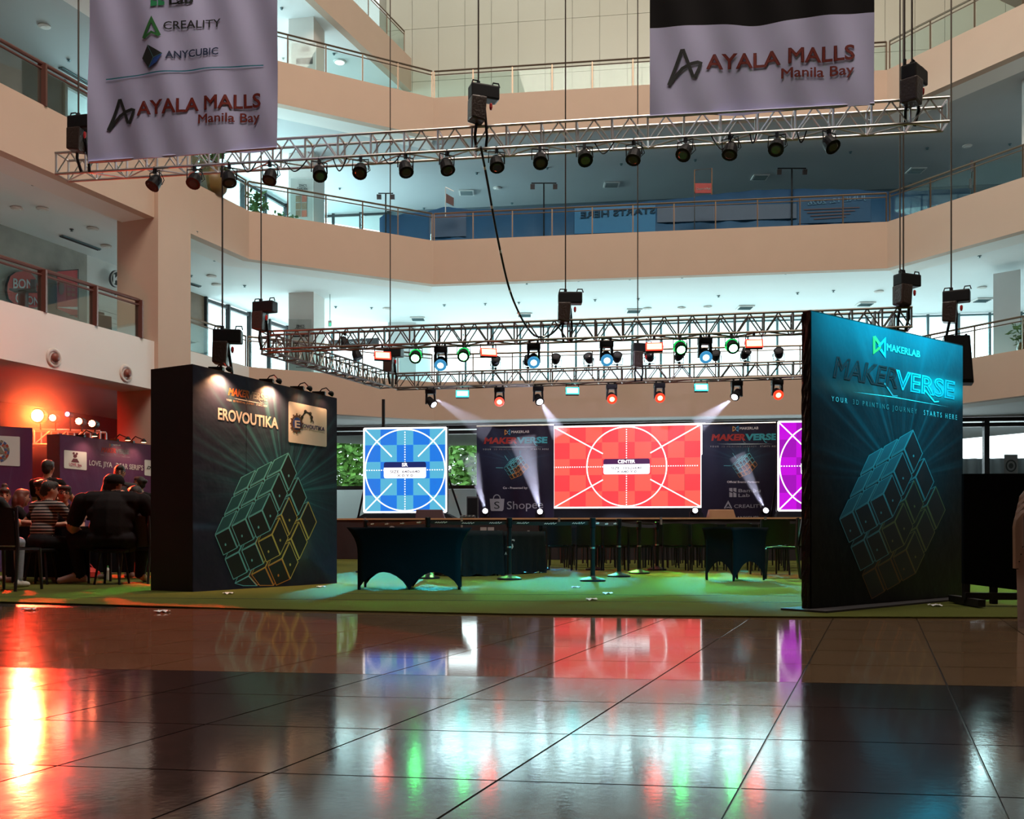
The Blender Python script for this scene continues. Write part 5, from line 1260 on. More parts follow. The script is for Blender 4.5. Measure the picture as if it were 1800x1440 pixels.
# ------------------------------------------------------------------ people in the red light
def seg_d(P, a, b, ra, rb):
    a, b = np.array(a), np.array(b); d = b-a; L = max(1e-9, d @ d); t = np.clip(((P-a) @ d)/L, 0, 1)
    return np.linalg.norm(P-(a+t[:, None]*d), axis=1)-(ra+(rb-ra)*t)
def build_body(name, prims, mats, parent, vox=.013):
    """prims: ('c', p0, p1, r0, r1, material) tapered limbs and ('e', centre, radii, material) masses, fused to one skin."""
    b = MB()
    for q in prims:
        if q[0] == 'c':
            a, c = Vector(q[1]), Vector(q[2]); d = (c-a).normalized() if (c-a).length > 1e-6 else Vector((0, 0, 1)); r0, r1 = q[3], q[4]
            pts = [a-d*r0*.99, a-d*r0*.8, a-d*r0*.4, a]+[c, c+d*r1*.4, c+d*r1*.8, c+d*r1*.99]
            b.tube(pts, [r0*.14, r0*.6, r0*.92, r0, r1, r1*.92, r1*.6, r1*.14], 10)
        else:
            c, r = Vector(q[1]), q[2]; n, k = 14, len(b.v)
            for i in range(1, 10):
                th = PI*i/10
                for j in range(n): ph = 2*PI*j/n; b.v.append(tuple(c+Vector((r[0]*math.sin(th)*math.cos(ph), r[1]*math.sin(th)*math.sin(ph), r[2]*math.cos(th)))))
            for i in range(8):
                for j in range(n): b.f.append((k+i*n+j, k+i*n+(j+1) % n, k+(i+1)*n+(j+1) % n, k+(i+1)*n+j))
            b.f.append(tuple(k+j for j in range(n-1, -1, -1))); b.f.append(tuple(k+8*n+j for j in range(n)))
    me = b.mesh('raw', mats[0]); o = bpy.data.objects.new('raw', me); COL.objects.link(o)
    m = o.modifiers.new('r', 'REMESH'); m.mode = 'VOXEL'; m.voxel_size = vox; s = o.modifiers.new('s', 'SMOOTH'); s.iterations = 6; s.factor = .5
    dg = bpy.context.evaluated_depsgraph_get(); out = bpy.data.meshes.new_from_object(o.evaluated_get(dg)); out.name = name
    bpy.data.objects.remove(o); bpy.data.meshes.remove(me)
    out.materials.clear()
    for x in mats: out.materials.append(x)
    n = len(out.polygons); C = np.empty(n*3); out.polygons.foreach_get('center', C); C = C.reshape(-1, 3)
    best = np.full(n, 1e9); idx = np.zeros(n, dtype=np.int32)
    for q in prims:
        if q[0] == 'c': d = seg_d(C, q[1], q[2], q[3], q[4]); mi = q[5]
        else: k = np.array(q[2]); d = (np.linalg.norm((C-np.array(q[1]))/k, axis=1)-1)*k.min(); mi = q[3]
        w_ = d < best; best[w_] = d[w_]; idx[w_] = mi
    out.polygons.foreach_set('material_index', idx); out.polygons.foreach_set('use_smooth', [True]*n)
    return attach(bpy.data.objects.new('body', out), parent, False)
SK, SH, PA, HA, FO = 0, 1, 2, 3, 4
def lerp(a, b, t): return tuple(a[i]+(b[i]-a[i])*t for i in range(3))
def arm(pr, sh, el, ha, w=1., sleeve=.6, hand=None):
    """Upper arm in its sleeve, forearm, palm, four fingers and a thumb."""
    m = lerp(sh, el, sleeve)
    pr += [('c', sh, m, .062*w, .056*w, SH), ('c', m, el, .046*w, .040*w, SK), ('c', el, ha, .040*w, .028*w, SK)]
    d = (Vector(ha)-Vector(el)).normalized(); s = d.cross(Vector((0, 0, 1))); s = s.normalized() if s.length > .1 else Vector((1, 0, 0)); up = s.cross(d)
    h = Vector(ha); palm = h+d*.05
    pr.append(('c', tuple(h+d*.01), tuple(palm), .030*w, .034*w, SK))
    for k in range(4):
        b0 = palm+s*(.026-.0175*k)+d*.02; L = (.062, .072, .067, .052)[k]; b1 = b0+d*L*.55-up*.012; b2 = b1+d*L*.35-up*.028
        pr += [('c', tuple(b0), tuple(b1), .0105, .0098, SK), ('c', tuple(b1), tuple(b2), .0098, .009, SK)]
    t0 = h+d*.03+s*.032; pr.append(('c', tuple(t0), tuple(t0+d*.045+s*.028-up*.01), .013, .0105, SK))
def head(pr, c, yaw=0., pitch=0., hair='short', fat=1., hm=HA):
    R = rot(z=yaw) @ rot(x=pitch); c = Vector(c)
    def L(x, y, z): return tuple(c+R @ Vector((x, y, z)))
    pr += [('e', L(0, 0, 0), (.076*fat, .094, .108), SK), ('c', L(0, .03, -.06), L(0, .052, -.088), .052*fat, .036*fat, SK), ('c', L(0, .092, .01), L(0, .108, -.022), .010, .016, SK),
           ('c', L(-.02, .085, -.055), L(.02, .085, -.055), .010, .010, SK), ('e', L(-.077*fat, -.005, -.01), (.014, .022, .032), SK), ('e', L(.077*fat, -.005, -.01), (.014, .022, .032), SK)]
    if hair == 'bald': return
    pr += [('e', L(0, -.022, .032), (.086*fat, .098, .098), hm), ('e', L(0, .035, .075), (.070*fat, .062, .05), hm), ('e', L(0, -.07, -.03), (.068*fat, .045, .06), hm)]
    if hair == 'full': pr += [('e', L(s*.05, .02, .085), (.05, .06, .045), hm) for s in (-1, 1)]+[('e', L(0, .06, .085), (.06, .045, .035), hm), ('e', L(.075, -.0, .03), (.025, .05, .05), hm), ('e', L(-.075, .0, .03), (.025, .05, .05), hm)]
    if hair == 'bun': pr += [('e', L(0, -.125, .03), (.045, .045, .042), hm)]
    if hair == 'topbun': pr += [('e', L(0, -.03, .145), (.045, .045, .04), hm)]
    if hair == 'long': pr += [('e', L(s*.07, -.03, -.06), (.04, .06, .11), hm) for s in (-1, 1)]+[('e', L(0, -.09, -.08), (.08, .05, .12), hm)]
def face_parts(t, c, yaw=0., pitch=0., glasses=False):
    R = rot(z=yaw) @ rot(x=pitch); c = Vector(c)
    for s in (-1, 1):
        q = c+R @ Vector((s*.033, .082, .012)); MB().lathe([(.004, .011), (.011, .006), (.0125, 0), (.008, -.008)], 8, q, R=R @ rot(x=-PI/2)).build('eye', M_hair, t, world=False)
        MB().tube([c+R @ Vector((s*.016, .092, .034)), c+R @ Vector((s*.036, .088, .040)), c+R @ Vector((s*.052, .074, .034))], .005, 5).build('eyebrow', M_hair, t, world=False)
    MB().tube([c+R @ Vector((-.024, .088, -.056)), c+R @ Vector((0, .097, -.053)), c+R @ Vector((.024, .088, -.056))], .005, 5).build('mouth', mat('lips', (.30, .08, .07), .5), t, world=False)
    if glasses:
        b = MB()
        for s in (-1, 1):
            b.tube([c+R @ Vector((s*.036+.027*math.cos(a*PI/6), .106, .010+.020*math.sin(a*PI/6))) for a in range(13)], .0035, 5)
            b.tube([c+R @ Vector((s*.063, .104, .014)), c+R @ Vector((s*.082, .0, .012))], .0035, 5)
        b.tube([c+R @ Vector((-.009, .106, .014)), c+R @ Vector((.009, .106, .014))], .0035, 5).build('glasses', M_blackp, t, world=False)
def cap_part(t, c, yaw=0., fat=1.):
    R = rot(z=yaw); c = Vector(c)
    MB().lathe([(.104*fat, -.005), (.108*fat, .03), (.095*fat, .075), (.06*fat, .105), (.012, .115)], 18, c+Vector((0, 0, .01)), R=R).build('cap', M_tee, t, smooth=True, world=False)
    MB().grid(lambda u, v: c+R @ Vector(((-.075+.15*u), .07+.10*v*(1-(2*u-1)**2*.4), .012-.02*v)), 8, 4).build('cap_visor', M_tee, t, world=False)
def person(label, p, yaw, pose, s=1., w=1., hair='short', hy=0., hp=0., shirt=M_tee, pants=M_trouser, shoe=M_shoe, glasses=False, face=True, arms=None, legs=True, cap=False, seat=.47, lean=.0, sleeve=.6, hm=M_hair):
    t = thing('person', label, 'person', p, 'people in the red lit corner'); t.rotation_euler = (0, 0, yaw); t.scale = (s, s, s); pr = []
    if pose == 'sit':
        hz = seat+.08; hp_ = (0, 0, hz); chz = hz+.36
        pr += [('e', (0, 0, hz), (.17*w, .14*w, .13), PA), ('e', (0, lean*.3-.01, hz+.14), (.155*w, .12*w, .14), SH), ('e', (0, lean*.7-.02, hz+.30), (.172*w, .122*w, .17), SH), ('c', (-.13*w, lean-.02, chz+.08), (.13*w, lean-.02, chz+.08), .075*w, .075*w, SH)]
        if w > 1.5: pr.append(('c', (0, -.02, hz+.12), (0, lean*.6-.02, chz-.04), .235, .245, SH))
        nk = (0, lean, chz+.15); hc = (0, lean+.04, chz+.285)
        if legs:
            for sx in (-1, 1):
                kx = .12+.06*w; pr += [('c', (sx*.09*w, .02, hz-.01), (sx*kx, .43, hz-.02), .088*w, .066*w, PA), ('c', (sx*kx, .43, hz-.03), (sx*kx, .42, .12), .062*w, .044*w, PA), ('c', (sx*kx, .38, .055), (sx*(kx+.02), .56, .042), .042, .036, FO)]
        sh = (.20*w, lean-.01, chz+.08)
    else:
        hz = .92; chz = 1.28
        pr += [('e', (0, 0, hz), (.155*w, .115*w, .13), PA), ('e', (0, 0, hz+.16), (.145*w, .105*w, .15), SH), ('e', (0, -.005, 1.26), (.165*w, .115*w, .18), SH), ('c', (-.125*w, -.01, 1.40), (.125*w, -.01, 1.40), .065*w, .065*w, SH)]
        nk = (0, 0, 1.48); hc = (0, .03, 1.61)
        for sx in (-1, 1): pr += [('c', (sx*.085*w, 0, hz-.04), (sx*.095, .02, .50), .085*w, .058, PA), ('c', (sx*.095, .02, .50), (sx*.10, 0, .09), .058, .042, PA), ('c', (sx*.10, -.03, .045), (sx*.115, .14, .038), .042, .034, FO)]
        sh = (.195*w, -.01, 1.39)
    pr.append(('c', tuple(Vector(nk)-Vector((0, 0, .05))), tuple(Vector(hc)-Vector((0, .02, .06))), .056*w**.5, .052*w**.5, SK))
    head(pr, hc, hy, hp, hair, fat=w**.4)
    A = arms or [((.30, .18, -.25), (.16, .44, -.22)), ((.30, .18, -.25), (.16, .44, -.22))]
    for sx, (el, ha) in zip((-1, 1), A):
        S_ = (sx*sh[0], sh[1], sh[2]); arm(pr, S_, (sx*el[0]*w**.5, el[1], sh[2]+el[2]), (sx*ha[0], ha[1], sh[2]+ha[2]), w, sleeve)
    build_body('person_body', pr, [M_skin, shirt, pants, hm, shoe], t)
    if face: face_parts(t, hc, hy, hp, glasses)
    if cap: cap_part(t, hc, hy, w**.4)
    return t, hc, sh
def stripes():
    m = bpy.data.materials.new('striped_shirt'); m.use_nodes = True; nt = m.node_tree; b = nt.nodes['Principled BSDF']; b.inputs['Roughness'].default_value = .85
    tc = nt.nodes.new('ShaderNodeTexCoord'); sx = nt.nodes.new('ShaderNodeSeparateXYZ'); nt.links.new(tc.outputs['Object'], sx.inputs[0])
    mu = nt.nodes.new('ShaderNodeMath'); mu.operation = 'MULTIPLY'; mu.inputs[1].default_value = 26; nt.links.new(sx.outputs[2], mu.inputs[0])
    fr = nt.nodes.new('ShaderNodeMath'); fr.operation = 'FRACT'; nt.links.new(mu.outputs[0], fr.inputs[0])
    lt = nt.nodes.new('ShaderNodeMath'); lt.operation = 'LESS_THAN'; lt.inputs[1].default_value = .24; nt.links.new(fr.outputs[0], lt.inputs[0])
    mx = nt.nodes.new('ShaderNodeMix'); mx.data_type = 'RGBA'; mx.inputs['A'].default_value = (.03, .025, .028, 1); mx.inputs['B'].default_value = (.62, .52, .46, 1)
    nt.links.new(lt.outputs[0], mx.inputs['Factor']); nt.links.new(mx.outputs['Result'], b.inputs['Base Color']); return m
M_str = stripes()
def G2(px, D): return Vector(((px-CX)/F*D, D, 0))
R_ = math.radians
# the big seated man, back to the hall, one shoe out to the side
p = gnd(190, 1030)+Vector((0, .12, 0))
t, hc, sh = person('big man in a black cap and tee shirt seated with his back turned', p, R_(8), 'sit', 1.06, 1.72, 'short', -.55, 0, face=False, cap=False, legs=False, seat=.47, lean=.05,
       arms=[((.36, .10, -.30), (.40, .34, -.46)), ((.37, .12, -.27), (.12, .42, -.30))], sleeve=.72)
pr = []
for a, b, c, d in (((-.16, .05, .53), (-.48, .22, .55), (-.40, .16, .12), (-.62, .14, .05)), ((.16, .05, .53), (.26, .46, .53), (.22, .42, .12), (.24, .60, .05))):
    pr += [('c', a, b, .15, .105, PA), ('c', b, c, .10, .065, PA), ('c', c, d, .05, .044, FO), ('c', tuple(Vector(c)+Vector((.04, 0, -.04))), d, .045, .04, FO)]
pr.append(('e', (0, .02, .55), (.30, .22, .16), PA))
build_body('trousers', pr, [M_skin, M_tee, M_trouser, M_hair, M_shoe], t).name = 'trousers'
cap_part(t, hc, -.55, 1.12)
b = MB(); q = Vector((-.40, .34, sh[2]-.46)); e0 = Vector((-.36*1.31, .10, sh[2]-.30)); d = (e0-q).normalized(); b.tube([q+d*.03, q+d*.08], .062, 12); b.build('wristband', M_blackp, t, world=False)
# person in the striped shirt, leaning on the table with a phone
p = gnd(62, 1030)+Vector((.0, .15, 0))
t, hc, sh = person('person in a black and white striped tee shirt seated with back turned, holding a phone', p, R_(-22), 'sit', 1.0, 1.08, 'short', -.35, -.15, shirt=M_str, face=False, lean=.10, arms=[((.25, .20, -.24), (.10, .42, -.22)), ((.30, .26, -.24), (.22, .50, -.12))], sleeve=.75)
ph = thing('phone', 'pale lit phone in the hand of the person in stripes', 'phone', p+Vector((.36, .38, .78)), None)
R = rot(z=-.4, x=-.9); MB().box(p+Vector((.40, .40, .88)), (.075, .15, .009), R).build('body', M_blackp, ph); MB().box(p+Vector((.40, .40, .88))+R @ Vector((0, 0, .006)), (.066, .135, .002), R).build('screen', emis('phone_screen', (.55, .75, 1), .9), ph)
person('young man with glasses and wavy hair in a black polo, seated facing the hall', G2(113, 13.9), PI+.25, 'sit', 1.0, 1.0, 'full', .25, .08, glasses=True, arms=[((.26, .16, -.28), (.10, .36, -.26)), ((.26, .16, -.28), (.10, .36, -.26))])
person('man with a black fringe looking down at the table, seated behind the striped shirt', G2(82, 13.5), PI-.75, 'sit', 1.05, 1.0, 'full', .1, -.35)
person('dark haired man standing with his back turned before the gap between the purple walls', G2(83, 15.0), R_(-6), 'stand', 1.02, 1.05, 'short', .1, 0, face=False)
person('man with glasses and short hair standing above the capped man', G2(211, 15.9), PI+.2, 'stand', 1.01, 1.05, 'short', .2, -.1, glasses=True, shirt=M_shirt_grey, arms=[((.28, .05, -.26), (.12, .28, -.12)), ((.28, .05, -.26), (.12, .28, -.12))])
t, hc, sh = person('woman with a low hair bun in a black printed shirt standing close to the booth', G2(247, 16.6), R_(62), 'stand', .93, .95, 'bun', .2, 0)
person('man in black resting an elbow on the chair back beside the booth', G2(240, 13.9), R_(55), 'sit', 1.0, 1.15, 'short', 0, -.2, face=False, arms=[((.28, .2, -.2), (.1, .4, -.1)), ((.34, .05, -.18), (.26, .28, -.10))])
person('woman with a bun on top of her head seated by the frame edge', G2(8, 14.4), PI+.5, 'sit', 1.0, .92, 'topbun', 0, -.1, hm=mat('brown_hair', (.06, .022, .015), .5, var=.3, scale=40))
person('person with long reddish hair seated close behind the striped shirt', G2(34, 14.0), R_(-60), 'sit', .97, .95, 'long', .2, -.1, hm=mat('reddish_hair', (.14, .04, .025), .5, var=.3, scale=40))
person('person in pale jeans and sneakers seated at the very frame edge', gnd(-12, 1036)+Vector((0, -.25, 0)), R_(-4), 'sit', 1.02, 1.05, 'short', 0, 0, shirt=M_shirt_grey, pants=M_jeans, shoe=M_shoe_w, face=False)
# dark tables of the group
def plain_table(label, c, yaw, wd, dp, h=.74):
    c = Vector(c); R = rot(z=yaw); t = thing('folding_table', label, 'table', c, 'dark tables in the red corner')
    MB().box(c+Vector((0, 0, h-.02)), (wd, dp, .04), R).build('tabletop', M_blackp, t)
    MB().grid(lambda u, v: c+R @ Vector(((u-.5)*wd, -dp/2-.01-.012*math.sin(u*40), h-.03-v*(h-.12))), 40, 2).build('table_skirt', M_cloth, t)
    for sx in (-1, 1):
        for sy in (-1, 1): q = c+R @ Vector((sx*wd*.46, sy*dp*.42, 0)); bar('leg', q+Vector((0, 0, .014)), q+Vector((0, 0, h-.04)), .016, M_black, t, 6)
plain_table('dark table between the striped shirt and the man with glasses', G2(96, 13.0)+Vector((.1, 0, 0)), -.15, 1.15, .6)
plain_table('dark table beyond the big seated man', G2(205, 14.7), .1, 1.3, .6)
bt = gnd(138, 1028)+Vector((0, .9, 0)); t = thing('water_bottle', 'small clear bottle with a green cap on the floor behind the pink shoe', 'bottle', bt)
MB().lathe([(.03, .014), (.033, .03), (.033, .15), (.014, .19)], 12, bt).build('bottle', mat('cloudy_plastic', (.5, .55, .5), .3), t); MB().lathe([(.015, .19), (.015, .215)], 10, bt).build('cap', mat('green_cap', (.1, .5, .15), .4), t)
bt = gnd(64, 1027)+Vector((0, 1.6, 0)); t = thing('red_shoe_bag', 'small red bag lying under the dark table', 'bag', bt); MB().lathe([(.05, .014), (.16, .03), (.15, .10), (.06, .16), (.02, .17)], 12, bt).build('bag', mat('red_nylon', (.55, .03, .02), .6), t); MB().tube([bt+Vector((-.05, 0, .16)), bt+Vector((0, 0, .22)), bt+Vector((.05, 0, .16))], .01, 6).build('strap', M_red, t)

# ------------------------------------------------------------------ purple booth walls and the small truss behind the group
mpp = printmat('purple_booth_print', (.12, .035, .11), [(.45, .2, .22, .3, (.02, .06, .14)), (.5, .95, .3, .12, (.08, .05, .03))], (.45, .0, .4, .6, (.10, .16, .26), 8.0))
D0 = 17.7; zt = .62+(YH-763)/F*17.7
pl = Plane(pt(105, YH, 17.7)-Vector((0, 0, .62)), pt(275, YH, 20.0)-Vector((0, 0, .62)))
t = thing('booth_backdrop', 'purple booth wall naming two craft shops, behind the standing man with glasses', 'sign panel', pl.P(pl.W/2, 0, 0), 'purple booth walls')
slab(pl, pl.W, zt, .3, M_dark, t, 'box'); sheet(pl, 0, pl.W, .02, zt-.01, .004, mpp, t, 'print', 6, 6)
def zq(x, y): return (x/3.79, 680+y/3.79)
o = rounded(pl, [zq(424, 421), zq(424, 542), zq(575, 557), zq(575, 436)], 2, .010, M_print_w, t, 'logo_card')
text(pl, 'LOVE, Jiya', zq(457, 525), zq(540, 533), 5.0, mat('magenta_print', (.45, .02, .12), .5), o, .02, off=.014); text(pl, 'ARTS & CRAFTS', zq(462, 533), zq(532, 540), 1.4, M_ink, o, 0, off=.014)
A = Art(pl, .014); A.disc(zq(497, 462), 3.4, 3.2, 20); A.disc(zq(487, 444), 2, 2.2, 12); A.disc(zq(508, 447), 2, 2.2, 12); A.poly([zq(470, 500), zq(484, 478), zq(510, 480), zq(525, 506)]); A.done('emblem', mat('maroon_print', (.14, .03, .05), .5), o)
text(pl, 'LOVE, JIYA', zq(592, 522), zq(746, 538), 9.2, W_, t, .025); text(pl, "DEAR SERIF'S", zq(770, 540), zq(952, 558), 9.0, W_, t, .025)
o = rounded(pl, [zq(960, 486), zq(960, 590), zq(1090, 605), zq(1090, 500)], 2, .010, M_print_w, t, 'logo_card')
A = Art(pl, .014); A.ribbon([zq(975, 550), zq(985, 530), zq(1000, 535), zq(992, 548), zq(978, 545)], 1.2); A.done('emblem', M_ink, o)
makerverse(pl, *zq(672, 433), *zq(858, 450), 8.0, 7.5, t, .045, M_neon_r, M_neon_d); tagline(pl, *zq(668, 456), *zq(862, 474), 1.8, t)
text(pl, 'MAKERLAB', zq(748, 392), zq(800, 396), 2.8, W_, t, .01); logo_hexes(pl, *zq(728, 378), 5, t)
def clip_lamp(px, py, label):
    u, v = pl.uv(px, py); p = pl.P(u, zt, -.05); t = thing('clip_lamp', label, 'lamp', p, 'clip lamps on the purple wall')
    MB().box(p+Vector((0, 0, .02)), (.14, .08, .04)).build('clamp', M_black, t); MB().tube([p+Vector((0, 0, .03)), p+Vector((0, 0, .12))+pl.n*.12, p+Vector((0, 0, .05))+pl.n*.3], .012, 6).build('arm', M_black, t)
    h = p+Vector((0, 0, .02))+pl.n*.32; MB().lathe([(.02, .05), (.06, 0), (.055, -.02)], 10, h).build('head', M_black, t); MB().lathe([(.05, -.021), (.03, -.026)], 10, h).build('lens', emis('warm_lamp_lens', (1, .62, .30), 6), t)
    spot('clip_lamp_light', h-Vector((0, 0, .04)), pl.P(u, zt-.55, 0), 9, (1, .62, .42), 110, .9, .03)
clip_lamp(146, 768, 'clip lamp over the logo card of the purple booth wall'); clip_lamp(205, 775, 'clip lamp over the lettering of the purple booth wall'); clip_lamp(233, 779, 'clip lamp nearest the dark booth on the purple wall')
pl2 = Plane(pt(-70, YH, 16.4)-Vector((0, 0, .62)), pt(57, YH, 16.9)-Vector((0, 0, .62))); z2 = .62+(YH-751)/F*16.8
t = thing('booth_backdrop', 'purple booth wall carrying a white card with a mosaic emblem at the frame edge', 'sign panel', pl2.P(pl2.W/2, 0, 0), 'purple booth walls')
slab(pl2, pl2.W, z2, .3, M_dark, t, 'box'); sheet(pl2, 0, pl2.W, .02, z2-.01, .004, mpp, t, 'print', 6, 6)
o = rounded(pl2, [(-45, 764), (-45, 816), (35, 820), (35, 768)], 2, .010, M_print_w, t, 'logo_card')
cc = (-3, 793); mm_ = [mat('brick_red_print', (.45, .08, .05), .5), mat('slate_blue_print', (.10, .14, .32), .5), mat('taupe_print', (.30, .25, .20), .5)]
for i in range(18):
    a0, a1 = 2*PI*i/18+.03, 2*PI*(i+1)/18-.03
    for r0, r1, k in ((11, 15.3, 0), (15.9, 20, 1)):
        A = Art(pl2, .014); A.poly([(cc[0]+r0*math.cos(a0), cc[1]+r0*math.sin(a0)), (cc[0]+r1*math.cos(a0), cc[1]+r1*math.sin(a0)), (cc[0]+r1*math.cos(a1), cc[1]+r1*math.sin(a1)), (cc[0]+r0*math.cos(a1), cc[1]+r0*math.sin(a1))]); A.done('emblem', mm_[(i*2+k) % 3], o)
A = Art(pl2, .014); A.poly([(cc[0]-10, cc[1]+5), (cc[0]+3, cc[1]-9), (cc[0]+12, cc[1]+5)]); A.done('emblem', mm_[2], o)
# small truss carrying the red lamps
a, b = pt(-60, 752, 18.6), pt(176, 758, 19.3); t = thing('box_truss', 'small truss above the purple walls carrying the red lamps', 'truss', (a+b)/2)
for dz in (0, -.28):
    for dy in (0, .28): bar('chord', a+Vector((0, dy, dz)), b+Vector((0, dy, dz)), .022, M_alu, t)
for i in range(9):
    q = a.lerp(b, i/8)
    for dy in (0, .28): bar('upright', q+Vector((0, dy, 0)), q+Vector((0, dy, -.28)), .016, M_alu, t, 6)
    if i < 8: bar('brace', q-Vector((0, 0, .28)), a.lerp(b, (i+1)/8), .012, M_alu, t, 6)
for q in (a.lerp(b, .3), a.lerp(b, .85)): bar('leg', (q.x, q.y+.4, 0), (q.x, q.y+.4, q.z), .03, M_black, t)
def bulb(px, py, D, label, r, col, st_, petals=0):
    p = pt(px, py, D); t = thing('red_lamp', label, 'stage light', p, 'lamps over the purple walls')
    MB().lathe([(r*.5, -.20), (r, -.14), (r*1.12, .02), (r*1.0, .03)], 20, p, R=rot(x=PI/2)).build('can', M_blackp, t)
    MB().lathe([(r*.95, .025), (r*.5, .05), (.01, .06)], 20, p, R=rot(x=PI/2)).build('lens', emis('lens_'+label.split()[0], col, st_), t)
    for k in range(petals):
        an = 2*PI*k/petals; MB().lathe([(r*.22, .055), (r*.1, .065)], 8, p+Vector((r*.62*math.cos(an), 0, r*.62*math.sin(an))), R=rot(x=PI/2)).build('diode', emis('diode_'+label.split()[0], col, st_*2), t)
    bar('bracket', p+Vector((0, .1, -r)), (p.x, p.y+.1, b.z-.02), .015, M_black, t, 6)
bulb(67, 731, 18.75, 'glaring orange red lamp, by far the brightest over the purple walls', .13, (1, .16, .03), 260)
bulb(94, 735, 18.95, 'round red lamp just beside the glaring one', .075, (1, .20, .10), 14, 8); bulb(119.5, 728.5, 19.0, 'small violet lamp higher than the red ones', .05, (.45, .35, 1), 8)
bulb(140, 741, 19.08, 'middle red lamp of ringed diodes over the small truss', .075, (1, .20, .10), 14, 8); bulb(163, 745, 19.15, 'last red lamp of ringed diodes, nearest the column', .075, (1, .20, .10), 14, 8)
# ------------------------------------------------------------------ gallery shops, signs and posters
def wallplane(x0, x1, side, off=0.0):
    """A plane laid on the side shop wall between two image columns."""
    def D(x): k = (x-CX)/F; return (-14.8-.37*28.7)/(k-.37)
    d0, d1 = D(x0), D(x1); a, b = Wp(d0), Wp(d1); return Plane((a.x, a.y, 0), (b.x, b.y, 0))
pl = wallplane(-10, 200, 0)
M_sign_red = mat('sign_red', (.60, .05, .035), .5)
A = Art(pl, .10); out = [(9, 500), (14, 486), (24, 479), (38, 477), (50, 481), (58, 490), (62, 505), (66, 522), (66, 534), (60, 541), (45, 541), (20, 534), (11, 526), (8, 512)]
t = thing('shop_sign', 'large rounded red restaurant sign on the concrete wall of the second floor', 'sign', pl.at(38, 510, .0), 'second floor shop signs')
A.poly(out); A.done('face', M_sign_red, t)
b = MB(); n = len(out); vs = [pl.at(x, y, .10) for x, y in out]+[pl.at(x, y, .0) for x, y in out]; b.add(vs, [(i, (i+1) % n, n+(i+1) % n, n+i) for i in range(n)]).build('edge', M_dark, t)
text(pl, 'BON', (18, 507), (53, 508), 18, M_print_w, t, .02, off=.115, h1=16); text(pl, 'CHON', (22, 532), (64, 538), 17, M_print_w, t, .02, off=.115, h1=14)
t = thing('menu_poster', 'tall red menu poster in a dark frame standing by the concrete wall', 'poster', pl.at(104, 545, .3))
def P4(x0, y0, x1, y1, x2, y2, x3, y3, off, name, m, par):
    A = Art(pl, off); A.poly([(x0, y0), (x1, y1), (x2, y2), (x3, y3)]); return A.done(name, m, par)
P4(86, 479, 123, 476, 123, 560, 86, 543, .30, 'sheet', mat('poster_red', (.50, .035, .04), .5), t)
A = Art(pl, .32); A.ribbon([(85.5, 545), (85.5, 478.5), (123.5, 475.5), (123.5, 562)], 1.6); A.ribbon([(108, 556), (123.5, 556)], 1.2); A.done('frame', M_dark, t)
for i in range(2):
    for j in range(3): P4(104+i*8, 498+j*9+i*1, 110+i*8, 498.5+j*9+i*1, 110+i*8, 504+j*9+i, 104+i*8, 503.5+j*9+i, .315, 'emblem', mat('poster_orange', (.45, .12, .06), .5), t)
A = Art(pl, .315); A.disc((94, 507), 5, 13, 20); A.done('emblem', mat('poster_brown', (.22, .07, .03), .5), t)
P4(88, 541, 123, 541, 123, 546, 88, 542, .315, 'emblem', M_white, t)
# round shop emblem and name
p = pl.at(192, 491, .25); t = thing('shop_emblem', 'round black and white shop emblem hanging by the big column', 'sign', p, 'second floor shop signs')
A = Art(pl, .26); A.disc((191.5, 491.5), 11.5, 15, 32); A.done('disc', M_dark, t); A = Art(pl, .28); A.disc((193, 491.5), 10.2, 14.2, 32); A.done('disc', M_print_w, t)
A = Art(pl, .30); A.disc((193, 491.5), 8.4, 11.6, 32); A.done('disc', M_ink, t)
A = Art(pl, .32); A.ribbon([(187, 484), (187, 500)], 3.2); A.ribbon([(199, 482), (188, 494)], 3.6); A.ribbon([(191, 491), (199, 501)], 3.6); A.done('emblem', M_print_w, t)
t = thing('shop_lettering', 'small black block letters under the round shop emblem', 'sign', pl.at(193, 512, .1), 'second floor shop signs'); A = Art(pl, .10)
for k in range(5): x = 180.5+k*5.2; y = 510+k*2.2; A.poly([(x, y-2.6), (x+4.2, y-1.6), (x+4.2, y+3.4), (x, y+2.6)])
A.done('letter_block', M_dark, t); text(pl, 'OZUMO', (181, 512.5), (205, 523), 3.6, M_print_w, t, .02, off=.12)
# rolling shutter
sh_ = thing('roller_shutter', 'white slatted roller shutter closing the shop below the round emblem', 'shutter', (*Wp(33.4), 6.02))
q0, q1 = Wp(32.1), Wp(36.3); d = (q1-q0).normalized(); nn = Vector((d.y, -d.x))
for k in range(13): z = 6.05+k*.16; MB().hexa([(*(q0+nn*.02), z), (*(q1+nn*.02), z), (*(q1+nn*.05), z), (*(q0+nn*.05), z)], [(*(q0+nn*.02), z+.145), (*(q1+nn*.02), z+.145), (*(q1+nn*.035), z+.145), (*(q0+nn*.035), z+.145)]).build('slat', M_shutter, sh_)
